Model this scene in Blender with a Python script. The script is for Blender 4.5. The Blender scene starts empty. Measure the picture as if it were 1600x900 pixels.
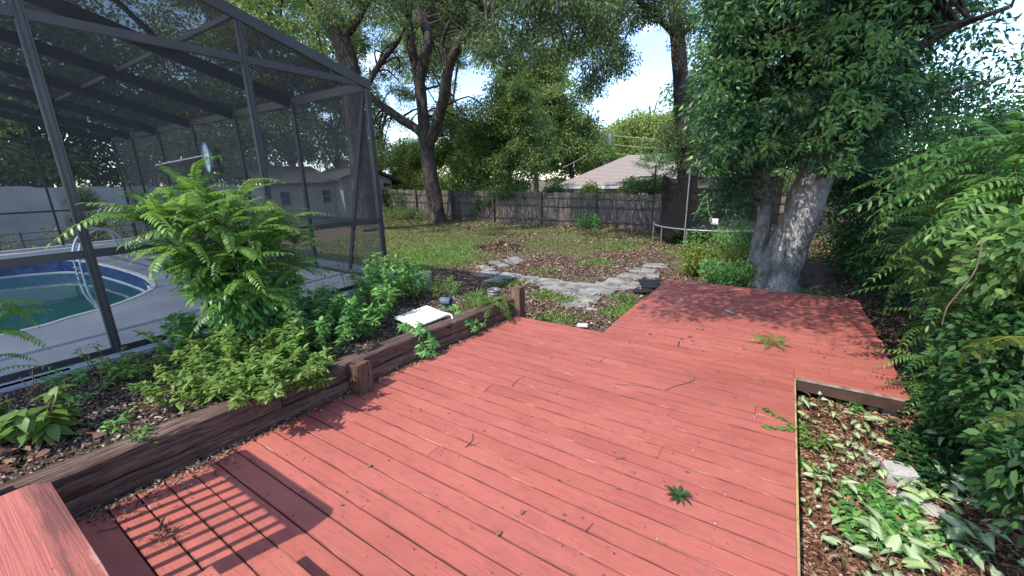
import bpy, bmesh, math, random
import numpy as np
from mathutils import Vector, Matrix, noise, geometry
random.seed(7); rng = np.random.default_rng(11)
sc = bpy.context.scene
COL = sc.collection
PI = math.pi
# ------------------------------------------------------------------ camera
CAMH = 1.98; F = 641.754
yaw, pitch, roll = map(math.radians, (-33.4819, 14.9957, -1.2812))
_f = np.array([math.sin(yaw)*math.cos(pitch), math.cos(yaw)*math.cos(pitch), -math.sin(pitch)])
_r = np.array([math.cos(yaw), -math.sin(yaw), 0.]); _u = np.cross(_r, _f)
_r, _u = math.cos(roll)*_r + math.sin(roll)*_u, -math.sin(roll)*_r + math.cos(roll)*_u
cam = bpy.data.cameras.new('camera'); cam_ob = bpy.data.objects.new('camera', cam); COL.objects.link(cam_ob)
M = Matrix.Identity(4)
for i in range(3):
    M[i][0], M[i][1], M[i][2] = _r[i], _u[i], -_f[i]
M[2][3] = CAMH
cam_ob.matrix_world = M
cam.sensor_width = 36; cam.lens = F/1600*36; cam.clip_start = .05; cam.clip_end = 800
sc.camera = cam_ob
# ------------------------------------------------------------------ sky and sun
SUN_EL = 50; SUN_DIR = Vector((-.29, -.957, 0)).normalized()
sd = Vector((SUN_DIR.x*math.cos(math.radians(SUN_EL)), SUN_DIR.y*math.cos(math.radians(SUN_EL)), math.sin(math.radians(SUN_EL))))
world = bpy.data.worlds.new('World'); sc.world = world; world.use_nodes = True
nt = world.node_tree; nt.nodes.clear()
sky = nt.nodes.new('ShaderNodeTexSky'); sky.sky_type = 'NISHITA'; sky.sun_disc = False
sky.sun_elevation = math.radians(SUN_EL); sky.sun_rotation = math.atan2(SUN_DIR.x, SUN_DIR.y)
sky.air_density = .85; sky.dust_density = .3; sky.ozone_density = 1.6
tc = nt.nodes.new('ShaderNodeTexCoord'); mp = nt.nodes.new('ShaderNodeMapping'); mp.inputs['Scale'].default_value = (1, 1, 2.6); mp.inputs['Location'].default_value = (3.1, 1.7, .4)
nz = nt.nodes.new('ShaderNodeTexNoise'); nz.inputs['Scale'].default_value = 2.3; nz.inputs['Detail'].default_value = 7; nz.inputs['Roughness'].default_value = .58
rp = nt.nodes.new('ShaderNodeValToRGB'); rp.color_ramp.elements[0].position = .56; rp.color_ramp.elements[1].position = .80
mx = nt.nodes.new('ShaderNodeMix'); mx.data_type = 'RGBA'; mx.inputs['B'].default_value = (10, 10.4, 11, 1)
bg = nt.nodes.new('ShaderNodeBackground'); bg.inputs['Strength'].default_value = .15
wo = nt.nodes.new('ShaderNodeOutputWorld')
L_ = nt.links.new
L_(tc.outputs['Generated'], mp.inputs['Vector']); L_(mp.outputs[0], nz.inputs['Vector']); L_(nz.outputs['Fac'], rp.inputs[0])
L_(rp.outputs[0], mx.inputs['Factor']); L_(sky.outputs[0], mx.inputs['A']); L_(mx.outputs['Result'], bg.inputs[0]); L_(bg.outputs[0], wo.inputs[0])
sl = bpy.data.lights.new('sun', 'SUN'); sl.energy = 2.2; sl.angle = math.radians(.55); sl.color = (1, .935, .82)
so = bpy.data.objects.new('sun', sl); COL.objects.link(so); so.rotation_euler = sd.to_track_quat('Z', 'Y').to_euler()
sc.view_settings.view_transform = 'Standard'; sc.view_settings.look = 'None'; sc.view_settings.gamma = 1
sc.view_settings.exposure = 1.52
sc.cycles.transparent_max_bounces = 24; sc.cycles.max_bounces = 8
# ------------------------------------------------------------------ helpers
def ray(px, py):
    return _f + (px-800)/F*_r - (py-450)/F*_u
def atz(px, py, z=-.27):
    d = ray(px, py); t = (z-CAMH)/d[2]; return Vector((d[0]*t, d[1]*t, z))
def aty(px, py, Y):
    d = ray(px, py); t = Y/d[1]; return Vector((d[0]*t, Y, CAMH+d[2]*t))
def atx(px, py, X):
    d = ray(px, py); t = X/d[0]; return Vector((X, d[1]*t, CAMH+d[2]*t))
def U(a, b): return random.uniform(a, b)
WL = {}
def tag(o, label=None, cat=None, group=None, kind=None):
    if label: o['label'] = label
    if cat: o['category'] = cat
    if group: o['group'] = group
    if kind: o['kind'] = kind
    return o
def thing(name, label, cat, loc=(0, 0, 0), group=None):
    o = bpy.data.objects.new(name, None); o.empty_display_size = .1; COL.objects.link(o); o.location = loc
    WL[o] = Vector(loc)
    return tag(o, label, cat, group)
def put(name, me, parent=None, mat=None):
    """link a (shared) mesh; mat is a world matrix, made relative to an unrotated parent"""
    o = bpy.data.objects.new(name, me); COL.objects.link(o)
    m = mat.copy() if mat is not None else Matrix.Identity(4)
    w = m.translation.copy()
    if parent is not None:
        o.parent = parent; m.translation = m.translation - WL[parent]
    o.matrix_local = m; WL[o] = w
    return o
def npmesh(name, V, Fq, mats, smooth=False, mi=None, uv=None):
    V = np.asarray(V, np.float32).reshape(-1, 3); Fq = np.asarray(Fq, np.int32); k = Fq.shape[1]; n = len(Fq)
    me = bpy.data.meshes.new(name); me.vertices.add(len(V)); me.vertices.foreach_set('co', V.ravel())
    me.loops.add(n*k); me.loops.foreach_set('vertex_index', Fq.ravel())
    me.polygons.add(n); me.polygons.foreach_set('loop_start', np.arange(0, n*k, k, dtype=np.int32))
    try: me.polygons.foreach_set('loop_total', np.full(n, k, np.int32))
    except Exception: pass
    if mi is not None: me.polygons.foreach_set('material_index', np.asarray(mi, np.int32))
    if smooth: me.polygons.foreach_set('use_smooth', np.ones(n, bool))
    for m in (mats if isinstance(mats, (list, tuple)) else [mats]): me.materials.append(m)
    if uv is not None:
        l = me.uv_layers.new(name='UVMap'); l.data.foreach_set('uv', np.asarray(uv, np.float32)[Fq.ravel()].ravel())
    me.update(); me.validate() if False else None
    return me
class MB:
    def __init__(s): s.V = []; s.F = []; s.S = []
    def add(s, V, Fc, smooth=False):
        n = len(s.V); s.V += [tuple(v) for v in V]; s.F += [tuple(i+n for i in f) for f in Fc]; s.S += [smooth]*len(Fc); return s
    def box(s, lo, hi, bev=0.0, mat=None):
        x0, y0, z0 = lo; x1, y1, z1 = hi
        if bev <= 0:
            V = [(x0,y0,z0),(x1,y0,z0),(x1,y1,z0),(x0,y1,z0),(x0,y0,z1),(x1,y0,z1),(x1,y1,z1),(x0,y1,z1)]
            Fc = [(3,2,1,0),(4,5,6,7),(0,1,5,4),(1,2,6,5),(2,3,7,6),(3,0,4,7)]
        else:
            b = bev; V = []; Fc = []
            def ring(z, i): return [(x0+i,y0+i,z),(x1-i,y0+i,z),(x1-i,y1-i,z),(x0+i,y1-i,z)]
            for z, i in ((z0, 0), (z1-b, 0), (z1, b)): V += ring(z, i)
            Fc = [(3,2,1,0),(8,9,10,11)]
            for k in range(2):
                for j in range(4):
                    a = 4*k+j; c = 4*k+(j+1) % 4; Fc.append((a, c, c+4, a+4))
        if mat is not None: V = [mat @ Vector(v) for v in V]
        return s.add(V, Fc)
    def bar(s, p, q, w, h, up=(0, 0, 1)):
        p = Vector(p); q = Vector(q); d = q-p; L = d.length; d.normalize(); up = Vector(up)
        if abs(d.dot(up)) > .99: up = Vector((0, 1, 0))
        y = up.cross(d).normalized(); z = d.cross(y)
        m = Matrix((d, y, z)).transposed().to_4x4(); m.translation = p
        return s.box((0, -w/2, -h/2), (L, w/2, h/2), mat=m)
    def tube(s, P, R, n=8, cap=True, rough=0, smooth=True):
        P = [Vector(p) for p in P]; k = len(P)
        if not hasattr(R, '__len__'): R = [R]*k
        V = []; Fc = []; X = None
        for i in range(k):
            d = (P[min(i+1, k-1)]-P[max(i-1, 0)]).normalized()
            if X is None:
                X = d.cross(Vector((0, 0, 1)) if abs(d.z) < .9 else Vector((1, 0, 0))).normalized()
            X = (X - d*X.dot(d)).normalized(); Y = d.cross(X)
            for j in range(n):
                a = 2*PI*j/n; r = R[i]
                if rough: r *= 1+rough*noise.noise(Vector((math.cos(a)*1.6, math.sin(a)*1.6, i*.45))*1.3+P[0])+rough*.5*noise.noise(Vector((math.cos(a)*4, math.sin(a)*4, i*.3))+P[0])
                V.append(P[i]+X*(r*math.cos(a))+Y*(r*math.sin(a)))
        for i in range(k-1):
            for j in range(n):
                a = i*n+j; b = i*n+(j+1) % n; Fc.append((a, b, b+n, a+n))
        s.add(V, Fc, smooth)
        if cap: 
            s.add([V[j] for j in range(n)], [tuple(range(n-1, -1, -1))]); s.add([V[(k-1)*n+j] for j in range(n)], [tuple(range(n))])
        return s
    def prism(s, pts, z0, z1, inset=0):
        n = len(pts); c = sum((Vector(p) for p in pts), Vector((0, 0)))/n
        top = [Vector(p)+(c-Vector(p)).normalized()*inset for p in pts]
        V = [(p[0], p[1], z0) for p in pts]+[(p[0], p[1], z1-inset) for p in pts]+[(p.x, p.y, z1) for p in top]
        Fc = [tuple(range(n-1, -1, -1)), tuple(range(2*n, 3*n))]
        for k in range(2):
            for j in range(n):
                a = k*n+j; b = k*n+(j+1) % n; Fc.append((a, b, b+n, a+n))
        return s.add(V, Fc)
    def build(s, name, mat, parent=None, origin=None):
        if origin is None: origin = WL[parent] if parent is not None else Vector((0, 0, 0))
        origin = Vector(origin)
        me = bpy.data.meshes.new(name); me.from_pydata([(v[0]-origin.x, v[1]-origin.y, v[2]-origin.z) for v in s.V], [], s.F)
        me.polygons.foreach_set('use_smooth', s.S)
        me.materials.append(mat)
        return put(name, me, parent, Matrix.Translation(origin))
def jitter(o, amt, sc_=3.0, seed=0):
    for v in o.data.vertices:
        n = noise.noise_vector(v.co*sc_+Vector((seed, seed*1.7, 0))); v.co += Vector(n)*amt
def spline(P, k=4):
    P = [Vector(p) for p in P]; out = []
    for i in range(len(P)-1):
        a = P[max(i-1, 0)]; b = P[i]; c = P[i+1]; d = P[min(i+2, len(P)-1)]
        for j in range(k):
            t = j/k; out.append(.5*((2*b)+(c-a)*t+(2*a-5*b+4*c-d)*t*t+(3*b-a-3*c+d)*t**3))
    out.append(P[-1]); return out
def lin(R, n):
    return list(np.interp(np.linspace(0, 1, n), np.linspace(0, 1, len(R)), R))
# ------------------------------------------------------------------ materials
class G:
    def __init__(s, name):
        s.m = bpy.data.materials.new(name); s.m.use_nodes = True; s.t = s.m.node_tree; s.t.nodes.clear()
        s.out = s.n('OutputMaterial')
    def n(s, k): return s.t.nodes.new('ShaderNode'+k)
    def l(s, a, b): s.t.links.new(a, b); return s
    def setv(s, inp, v):
        if hasattr(v, 'is_linked') or hasattr(v, 'links'): s.l(v, inp)
        else: inp.default_value = v
    def co(s, scale=(1, 1, 1), kind='Object', rnd=False):
        c = s.n('TexCoord'); o = c.outputs[kind]
        if rnd:
            oi = s.n('ObjectInfo'); a = s.n('VectorMath'); a.operation = 'MULTIPLY_ADD'
            s.l(oi.outputs['Random'], a.inputs[0]); a.inputs[1].default_value = (37, 91, 53); s.l(o, a.inputs[2]); o = a.outputs[0]
        m = s.n('Mapping'); m.inputs['Scale'].default_value = scale; s.l(o, m.inputs['Vector']); return m.outputs[0]
    def noise(s, co, scale=5, det=4, rough=.55, dist=0):
        x = s.n('TexNoise'); x.inputs['Scale'].default_value = scale; x.inputs['Detail'].default_value = det
        x.inputs['Roughness'].default_value = rough; x.inputs['Distortion'].default_value = dist; s.l(co, x.inputs['Vector']); return x.outputs['Fac']
    def vor(s, co, scale=5, feat='F1'):
        x = s.n('TexVoronoi'); x.feature = feat; x.inputs['Scale'].default_value = scale; s.l(co, x.inputs['Vector']); return x.outputs[0]
    def ramp(s, fac, stops):
        r = s.n('ValToRGB'); e = r.color_ramp.elements
        while len(e) < len(stops): e.new(.5)
        for i, (p, c) in enumerate(stops):
            e[i].position = p; e[i].color = (c, c, c, 1) if not hasattr(c, '__len__') else (*c, 1)
        s.l(fac, r.inputs[0]); return r.outputs[0]
    def mix(s, f, a, b, mode='MIX'):
        x = s.n('Mix'); x.data_type = 'RGBA'; x.blend_type = mode
        s.setv(x.inputs['Factor'], f)
        for k, v in (('A', a), ('B', b)):
            if isinstance(v, tuple): v = (*v, 1) if len(v) == 3 else v
            i = [q for q in x.inputs if q.name == k and q.type == 'RGBA'][0]; s.setv(i, v)
        return [q for q in x.outputs if q.type == 'RGBA'][0]
    def math(s, op, a, b=0.):
        x = s.n('Math'); x.operation = op; s.setv(x.inputs[0], a); s.setv(x.inputs[1], b); return x.outputs[0]
    def bump(s, h, st=.5, d=.01, prev=None):
        b = s.n('Bump'); b.inputs['Strength'].default_value = st; b.inputs['Distance'].default_value = d; s.l(h, b.inputs['Height'])
        if prev is not None: s.l(prev, b.inputs['Normal'])
        return b.outputs[0]
    def pbr(s, col, rough=.8, bump=None, spec=.5, metal=0, **kw):
        p = s.n('BsdfPrincipled'); 
        s.setv(p.inputs['Base Color'], (*col, 1) if isinstance(col, tuple) else col); s.setv(p.inputs['Roughness'], rough)
        p.inputs['Specular IOR Level'].default_value = spec; p.inputs['Metallic'].default_value = metal
        for k, v in kw.items(): p.inputs[k].default_value = v
        if bump is not None: s.l(bump, p.inputs['Normal'])
        s.p = p; s.l(p.outputs[0], s.out.inputs[0]); return s.m
def simple(name, c, rough=.7, var=.25, sc_=6, bs=.3, metal=0, spec=.4, bsc=40, rnd=True):
    g = G(name); co = g.co(rnd=rnd); n = g.noise(co, sc_, 5)
    lo = tuple(x*(1-var) for x in c); hi = tuple(min(1, x*(1+var)) for x in c)
    col = g.ramp(n, [(.3, lo), (.7, hi)]); b = g.bump(g.noise(co, bsc, 4), bs, .004)
    return g.pbr(col, rough, b, spec, metal)
def leafmat(name, cols, trans=.4, rough=.45, spec=.35, obj=False):
    """cols: list of (pos, rgb) spread by random leaf"""
    g = G(name)
    geo = g.n('NewGeometry'); r = geo.outputs['Random Per Island']
    if obj:
        oi = g.n('ObjectInfo'); r = g.math('MULTIPLY_ADD', r, .5); x = r.node; g.l(oi.outputs['Random'], x.inputs[2]); 
        r = g.math('MULTIPLY', r, .67)
    co = g.co(); n = g.noise(co, 1.1, 2); 
    f = g.math('ADD', g.math('MULTIPLY', r, .75), g.math('MULTIPLY', n, .4)); f = g.math('SUBTRACT', f, .08)
    col = g.ramp(f, cols)
    p = g.n('BsdfPrincipled'); g.l(col, p.inputs['Base Color']); p.inputs['Roughness'].default_value = rough; p.inputs['Specular IOR Level'].default_value = spec
    t = g.n('BsdfTranslucent'); hs = g.n('HueSaturation'); hs.inputs['Value'].default_value = 1.7; hs.inputs['Saturation'].default_value = 1.05; hs.inputs['Hue'].default_value = .488
    g.l(col, hs.inputs['Color']); g.l(hs.outputs[0], t.inputs[0])
    m = g.n('MixShader'); m.inputs[0].default_value = trans; g.l(p.outputs[0], m.inputs[1]); g.l(t.outputs[0], m.inputs[2]); g.l(m.outputs[0], g.out.inputs[0])
    return g.m
MT = {}
def deckmat(name, tint=1.0):
    g = G(name); co = g.co(rnd=True); grain = g.noise(g.co((1.1, 46, 46), rnd=True), 1.9, 7, .68, 1.3)
    fine = g.noise(g.co((5, 160, 160), rnd=True), 1, 3)
    oi = g.n('ObjectInfo')
    base = g.ramp(oi.outputs['Random'], [(0, (.345*tint, .092*tint, .070*tint)), (.5, (.41*tint, .112*tint, .086*tint)), (1, (.375*tint, .108*tint, .085*tint))])
    big = g.noise(g.co(kind='Object', rnd=True), 1.7, 5, .6)
    base = g.mix(g.ramp(big, [(.35, 0.), (.75, .55)]), base, (.47*tint, .145*tint, .115*tint))
    dirt = g.noise(g.co((1, 3, 3), rnd=True), 7, 6, .7)
    base = g.mix(g.ramp(dirt, [(.50, 0.), (.74, .62)]), base, (.22, .075, .064))
    base = g.mix(g.ramp(grain, [(.34, .62), (.46, 0.)]), base, (.20, .058, .048))
    # paint worn away along the board's edges
    sp = g.n('SeparateXYZ'); tc_ = g.n('TexCoord'); g.l(tc_.outputs['Object'], sp.inputs[0])
    e = g.math('ABSOLUTE', sp.outputs['Y']); e = g.ramp(e, [(.0585, 0.), (.0665, 1.)])
    wn = g.noise(g.co((1.1, 9, 9), rnd=True), 3.1, 6, .65)
    w = g.math('MULTIPLY', e, g.ramp(wn, [(.59, 0.), (.69, .8)]))
    base = g.mix(w, base, (.52, .34, .29))
    gp = g.n('NewGeometry'); ps_ = g.n('SeparateXYZ'); g.l(gp.outputs['Position'], ps_.inputs[0])
    mpw = g.n('Mapping'); mpw.inputs['Scale'].default_value = (.8, 1.5, 1); g.l(gp.outputs['Position'], mpw.inputs['Vector']); wv = g.noise(mpw.outputs[0], .9, 7, .62, .3)
    base = g.mix(g.ramp(wv, [(.34, .34), (.50, 0.)]), base, (.275, .080, .062)); base = g.mix(g.ramp(wv, [(.5, 0.), (.72, .45)]), base, (.50, .165, .130))
    ed = g.math('ABSOLUTE', sp.outputs['Y']); base = g.mix(g.math('MULTIPLY', g.ramp(ed, [(.060, 0.), (.0672, 1.)]), g.ramp(wn, [(.4, .75), (.6, .1)])), base, (.07, .028, .024))
    fx_ = g.math('MULTIPLY', g.math('SUBTRACT', g.math('FRACT', g.math('DIVIDE', g.math('ADD', ps_.outputs['X'], 30.0+.305), .61)), .5), .61)
    fy_ = g.math('SUBTRACT', g.math('ABSOLUTE', sp.outputs['Y']), .043)
    dd = g.math('ADD', g.math('MULTIPLY', fx_, fx_), g.math('MULTIPLY', fy_, fy_)); base = g.mix(g.ramp(g.math('MULTIPLY', dd, 10000.), [(.10, .85), (.22, 0.)]), base, (.09, .04, .034))
    spk = g.noise(co, 70, 2, .5); base = g.mix(g.ramp(spk, [(.725, 0.), (.75, .8)]), base, (.10, .04, .035))
    b = g.bump(grain, .7, .004); b = g.bump(fine, .5, .0016, b)
    return g.pbr(base, g.ramp(big, [(.3, .55), (.7, .75)]), b, .35)
MT['deck'] = deckmat('salmon_deck_paint')
MT['deckside'] = simple('brown_skirt_board', (.06, .030, .024), .85, .4)
MT['rawedge'] = simple('ochre_bare_edge', (.40, .27, .12), .8, .35, 9)
def woodmat(name, lo, hi, crack, axis=(1, 30, 30), bs=.9):
    g = G(name); gr = g.noise(g.co(axis, rnd=True), 1.8, 6, .65, 1.1); pt = g.noise(g.co(rnd=True), 3.5, 5, .65)
    col = g.ramp(gr, [(.33, crack), (.46, lo), (.7, hi)]); col = g.mix(g.ramp(pt, [(.4, 0.), (.7, .6)]), col, tuple(x*.55 for x in lo))
    oi = g.n('ObjectInfo'); col = g.mix(.75, col, g.ramp(oi.outputs['Random'], [(0, .62), (.5, .95), (1, 1.25)]), 'MULTIPLY')
    b = g.bump(gr, bs, .012); b = g.bump(g.noise(g.co(rnd=True), 60, 4), .5, .003, b)
    return g.pbr(col, .92, b, .2)
MT['timber'] = woodmat('old_stained_timber', (.105, .066, .054), (.24, .165, .145), (.022, .014, .012), (26, 1.3, 26))
MT['timberpost'] = woodmat('old_post_timber', (.13, .075, .055), (.28, .17, .13), (.02, .012, .01), (26, 26, 2.0), 1.0)
MT['picket'] = woodmat('weathered_picket', (.12, .098, .084), (.32, .28, .245), (.045, .036, .03), (22, 22, 1.0))
MT['rail'] = woodmat('weathered_rail', (.10, .083, .070), (.21, .18, .155), (.03, .025, .02), (1, 22, 22))
def barkmat(name, lo, hi, lich=None, vs=9):
    g = G(name); co = g.co((1, 1, .32)); v = g.vor(g.mix(.12, co, g.co((2, 2, 1))), vs); n = g.noise(co, 6, 8, .68, .5); n2 = g.noise(g.co(), 1.6, 5, .6)
    h = g.math('ADD', g.math('MULTIPLY', n, 1.0), g.math('MULTIPLY', v, .6))
    col = g.ramp(n, [(.33, tuple(x*.35 for x in lo)), (.48, lo), (.68, hi)])
    if lich: col = g.mix(g.ramp(n2, [(.44, 0.), (.68, .55)]), col, lich)
    b = g.bump(h, 1.0, .05); b = g.bump(g.noise(g.co(), 34, 5, .7), .6, .012, b)
    return g.pbr(col, .95, b, .15)
MT['bark'] = barkmat('oak_bark', (.055, .044, .038), (.125, .105, .09))
MT['bark2'] = barkmat('grey_lichened_bark', (.20, .185, .17), (.46, .44, .41), (.52, .52, .48), 30)
MT['twig'] = simple('twig_bark', (.12, .085, .06), .9, .4, 20)
MT['greenstem'] = simple('green_stem', (.12, .14, .04), .7, .3)
MT['alu'] = simple('bronze_aluminium', (.052, .050, .057), .42, .15, 4, .05, 0, .5)
MT['alu2'] = simple('bronze_aluminium_inner', (.028, .027, .032), .5, .15, 4, .05, 0, .4)
g = G('pool_screen_mesh')   # woven screen: the flatter you look through it, the more thread you see
lw = g.n('LayerWeight'); lw.inputs['Blend'].default_value = .5
cosv = g.math('MAXIMUM', g.math('SUBTRACT', 1., lw.outputs['Facing']), .09)
op = g.math('SUBTRACT', 1., g.math('POWER', .76, g.math('DIVIDE', 1., cosv)))
op = g.math('MINIMUM', g.math('ADD', op, g.math('MULTIPLY', g.ramp(g.noise(g.co(rnd=True), 1.3, 6, .65), [(.45, 0.), (.8, 1.)]), .10)), .93)
d_ = g.n('BsdfDiffuse'); d_.inputs[0].default_value = (.075, .079, .086, 1); t_ = g.n('BsdfTransparent'); ms = g.n('MixShader')
g.l(op, ms.inputs[0]); g.l(t_.outputs[0], ms.inputs[1]); g.l(d_.outputs[0], ms.inputs[2]); g.l(ms.outputs[0], g.out.inputs[0]); MT['screen'] = g.m
g = G('dusty_roof_screen'); d_ = g.n('BsdfDiffuse'); d_.inputs[0].default_value = (.085, .090, .102, 1); t_ = g.n('BsdfTransparent'); ms = g.n('MixShader')
g.l(g.ramp(g.noise(g.co(), .8, 6, .65), [(.3, .62), (.7, .84)]), ms.inputs[0]); g.l(t_.outputs[0], ms.inputs[1]); g.l(d_.outputs[0], ms.inputs[2]); g.l(ms.outputs[0], g.out.inputs[0]); MT['roofscreen'] = g.m
g = G('pool_deck_coating'); co = g.co(); c = g.ramp(g.noise(co, .9, 6, .6), [(.3, (.27, .30, .35)), (.7, (.37, .40, .45))])
c = g.mix(g.ramp(g.noise(co, 60, 3, .6), [(.62, 0.), (.72, .5)]), c, (.22, .23, .25)); MT['slab'] = g.pbr(c, .8, g.bump(g.noise(co, 90, 4), .4, .003), .3)
g = G('pool_water'); co = g.co(); c = g.ramp(g.noise(co, .5, 4), [(.3, (.014, .105, .120)), (.7, (.022, .165, .165))])
MT['water'] = g.pbr(c, .05, g.bump(g.noise(co, 3.0, 3), .12, .02), .5)
g = G('blue_tile_liner'); co = g.co(); v = g.noise(co, 8, 4); c = g.ramp(v, [(.42, (.012, .03, .12)), (.6, (.035, .08, .23))]); MT['liner'] = g.pbr(c, .3, None, .5)
MT['white'] = simple('white_vinyl', (.72, .73, .72), .5, .08, 5, .05)
MT['coping'] = simple('white_coping', (.74, .75, .74), .45, .1, 5, .1)
MT['steel'] = simple('steel_tube', (.62, .63, .65), .28, .1, 5, .05, .9)
MT['galv'] = simple('galvanised_steel', (.27, .28, .29), .45, .25, 9, .1, .55)
MT['privacy'] = simple('pale_wall_panel', (.46, .48, .49), .8, .18, 1.2, .2)
MT['siding'] = simple('cream_siding', (.36, .345, .31), .8, .12, 3, .15)
MT['darkroof'] = simple('dark_shingle', (.055, .052, .050), .9, .4, 9, .5)
MT['pinkroof'] = simple('pinkish_shingle', (.28, .235, .22), .9, .3, 14, .5, rnd=False)
MT['glassdark'] = simple('dark_window_glass', (.02, .024, .028), .15, .2, 3, .02)
MT['black'] = simple('black_rubber', (.014, .014, .015), .6, .3, 8, .2)
MT['blacknet'] = MT['black']
g = G('trampoline_net_mesh'); d_ = g.n('BsdfDiffuse'); d_.inputs[0].default_value = (.016, .016, .016, 1); t_ = g.n('BsdfTransparent'); ms = g.n('MixShader')
ms.inputs[0].default_value = .86; g.l(t_.outputs[0], ms.inputs[1]); g.l(d_.outputs[0], ms.inputs[2]); g.l(ms.outputs[0], g.out.inputs[0]); MT['net'] = g.m
MT['teal'] = simple('teal_plastic', (.08, .33, .38), .4, .15)
MT['whitenet'] = simple('white_netting', (.72, .76, .80), .8, .2, 20, .5)
MT['limegreen'] = simple('lime_green_strap', (.14, .30, .10), .5, .2)
MT['concrete'] = simple('broken_concrete', (.36, .345, .32), .95, .3, 7, .9)
g = G('weathered_paver'); co = g.co(rnd=True); c = g.ramp(g.noise(co, 3.2, 7, .65), [(.36, (.10, .095, .088)), (.5, (.22, .212, .20)), (.7, (.38, .365, .345))]); MT['paver'] = g.pbr(c, .95, g.bump(g.noise(co, 25, 6, .7), .8, .01), .2)
g = G('white_marble_tile'); co = g.co(); c = g.ramp(g.noise(co, 5, 7, .6, 1.6), [(.36, (.5, .49, .47)), (.47, (.76, .75, .72)), (.6, (.80, .79, .77))]); MT['marble'] = g.pbr(c, .35, None, .4)
g = G('brown_soil'); co = g.co(); c = g.ramp(g.noise(co, 14, 8, .7), [(.35, (.05, .036, .027)), (.55, (.12, .088, .066)), (.75, (.20, .155, .12))]); MT['soil'] = g.pbr(c, .98, g.bump(g.noise(co, 30, 7, .7), 1., .03), .1)
g = G('yard_ground'); co = g.co(); a = g.ramp(g.noise(co, 9, 8, .72), [(.35, (.055, .040, .030)), (.52, (.14, .10, .078)), (.72, (.24, .185, .15))])
gr = g.ramp(g.noise(co, 26, 5, .7), [(.35, (.035, .06, .016)), (.65, (.12, .16, .045))]); f = g.ramp(g.noise(co, .42, 5, .66, .4), [(.54, 0.), (.70, .6)])
MT['ground'] = g.pbr(g.mix(f, a, gr), .98, g.bump(g.noise(co, 24, 7, .7), 1., .03), .1)
g = G('red_mulch'); co = g.co(); c = g.ramp(g.noise(co, 22, 8, .7), [(.35, (.05, .026, .018)), (.55, (.15, .075, .05)), (.75, (.26, .15, .10))]); MT['mulch'] = g.pbr(c, .98, g.bump(g.noise(co, 36, 7, .7), 1., .03), .1)
def chipmat(name, stops, rough=.9, trans=0):
    g = G(name); geo = g.n('NewGeometry'); c = g.ramp(geo.outputs['Random Per Island'], stops); return g.pbr(c, rough, None, .2)
MT['litter'] = chipmat('dry_leaf_litter', [(0, (.06, .036, .028)), (.35, (.13, .075, .055)), (.7, (.23, .15, .11)), (.93, (.36, .27, .20)), (1, (.55, .46, .36))])
MT['chips'] = chipmat('red_bark_chips', [(0, (.05, .024, .017)), (.4, (.16, .07, .045)), (.8, (.30, .17, .11)), (1, (.50, .36, .26))])
MT['bedlitter'] = chipmat('grey_leaf_litter', [(0, (.05, .036, .03)), (.4, (.12, .085, .07)), (.8, (.24, .18, .15)), (1, (.46, .38, .31))])
MT['grass'] = leafmat('lawn_grass', [(.1, (0.069, 0.109, 0.021)), (.5, (0.149, 0.218, 0.046)), (.9, (0.276, 0.310, 0.092))], .3)
MT['frond'] = leafmat('bright_pinnate_leaf', [(.1, (.07, .155, .030)), (.5, (.125, .245, .050)), (.9, (.21, .35, .07))], .42, .38, obj=True)
MT['frond_dark'] = leafmat('deep_green_pinnate_leaf', [(.1, (0.040, 0.121, 0.032)), (.5, (0.098, 0.230, 0.055)), (.9, (0.184, 0.333, 0.069))], .42, .4, obj=True)
MT['weed'] = leafmat('weed_leaf', [(.1, (0.065, 0.179, 0.058)), (.5, (0.141, 0.321, 0.090)), (.9, (0.332, 0.538, 0.161))], .4, .4)
MT['weedlight'] = leafmat('light_weed_leaf', [(.1, (0.079, 0.159, 0.037)), (.5, (0.159, 0.265, 0.066)), (.9, (0.277, 0.383, 0.116))], .4, .4)
MT['bgleaf'] = leafmat('background_leaf', [(.1, (0.052, 0.098, 0.034)), (.5, (0.128, 0.203, 0.061)), (.9, (0.278, 0.353, 0.107))], .42, .5)
MT['bglight'] = leafmat('pale_background_leaf', [(.1, (0.088, 0.140, 0.043)), (.5, (0.175, 0.254, 0.069)), (.9, (0.333, 0.403, 0.115))], .45, .5)
MT['oakleaf'] = leafmat('oak_leaf', [(.1, (0.033, 0.058, 0.025)), (.5, (0.076, 0.123, 0.048)), (.9, (0.164, 0.228, 0.072))], .38, .42)
MT['magleaf'] = leafmat('dark_glossy_leaf', [(.08, (0.019, 0.058, 0.030)), (.5, (0.048, 0.121, 0.055)), (.8, (0.083, 0.190, 0.072)), (.95, (0.338, 0.532, 0.126))], .3, .38, .4)
MT['tipleaf'] = leafmat('young_leaf_tips', [(.1, (.07, .16, .05)), (.5, (.12, .24, .07)), (.9, (.20, .32, .09))], .4, .4)
MT['gloss'] = leafmat('glossy_oval_leaf', [(.1, (0.039, 0.098, 0.028)), (.5, (0.091, 0.195, 0.055)), (.9, (0.221, 0.351, 0.094))], .35, .42, .35)
MT['vine'] = leafmat('vine_leaf', [(.1, (0.015, 0.053, 0.020)), (.5, (0.037, 0.100, 0.033)), (.9, (0.084, 0.181, 0.049))], .35, .55, .2)
MT['hyd'] = leafmat('broad_leaf', [(.1, (0.057, 0.115, 0.028)), (.6, (0.127, 0.218, 0.053)), (.9, (0.276, 0.310, 0.101))], .35, .4)
MT['drybrown'] = chipmat('dry_brown_leaf', [(0, (.10, .05, .035)), (.6, (.22, .12, .09)), (1, (.38, .26, .18))])
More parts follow.
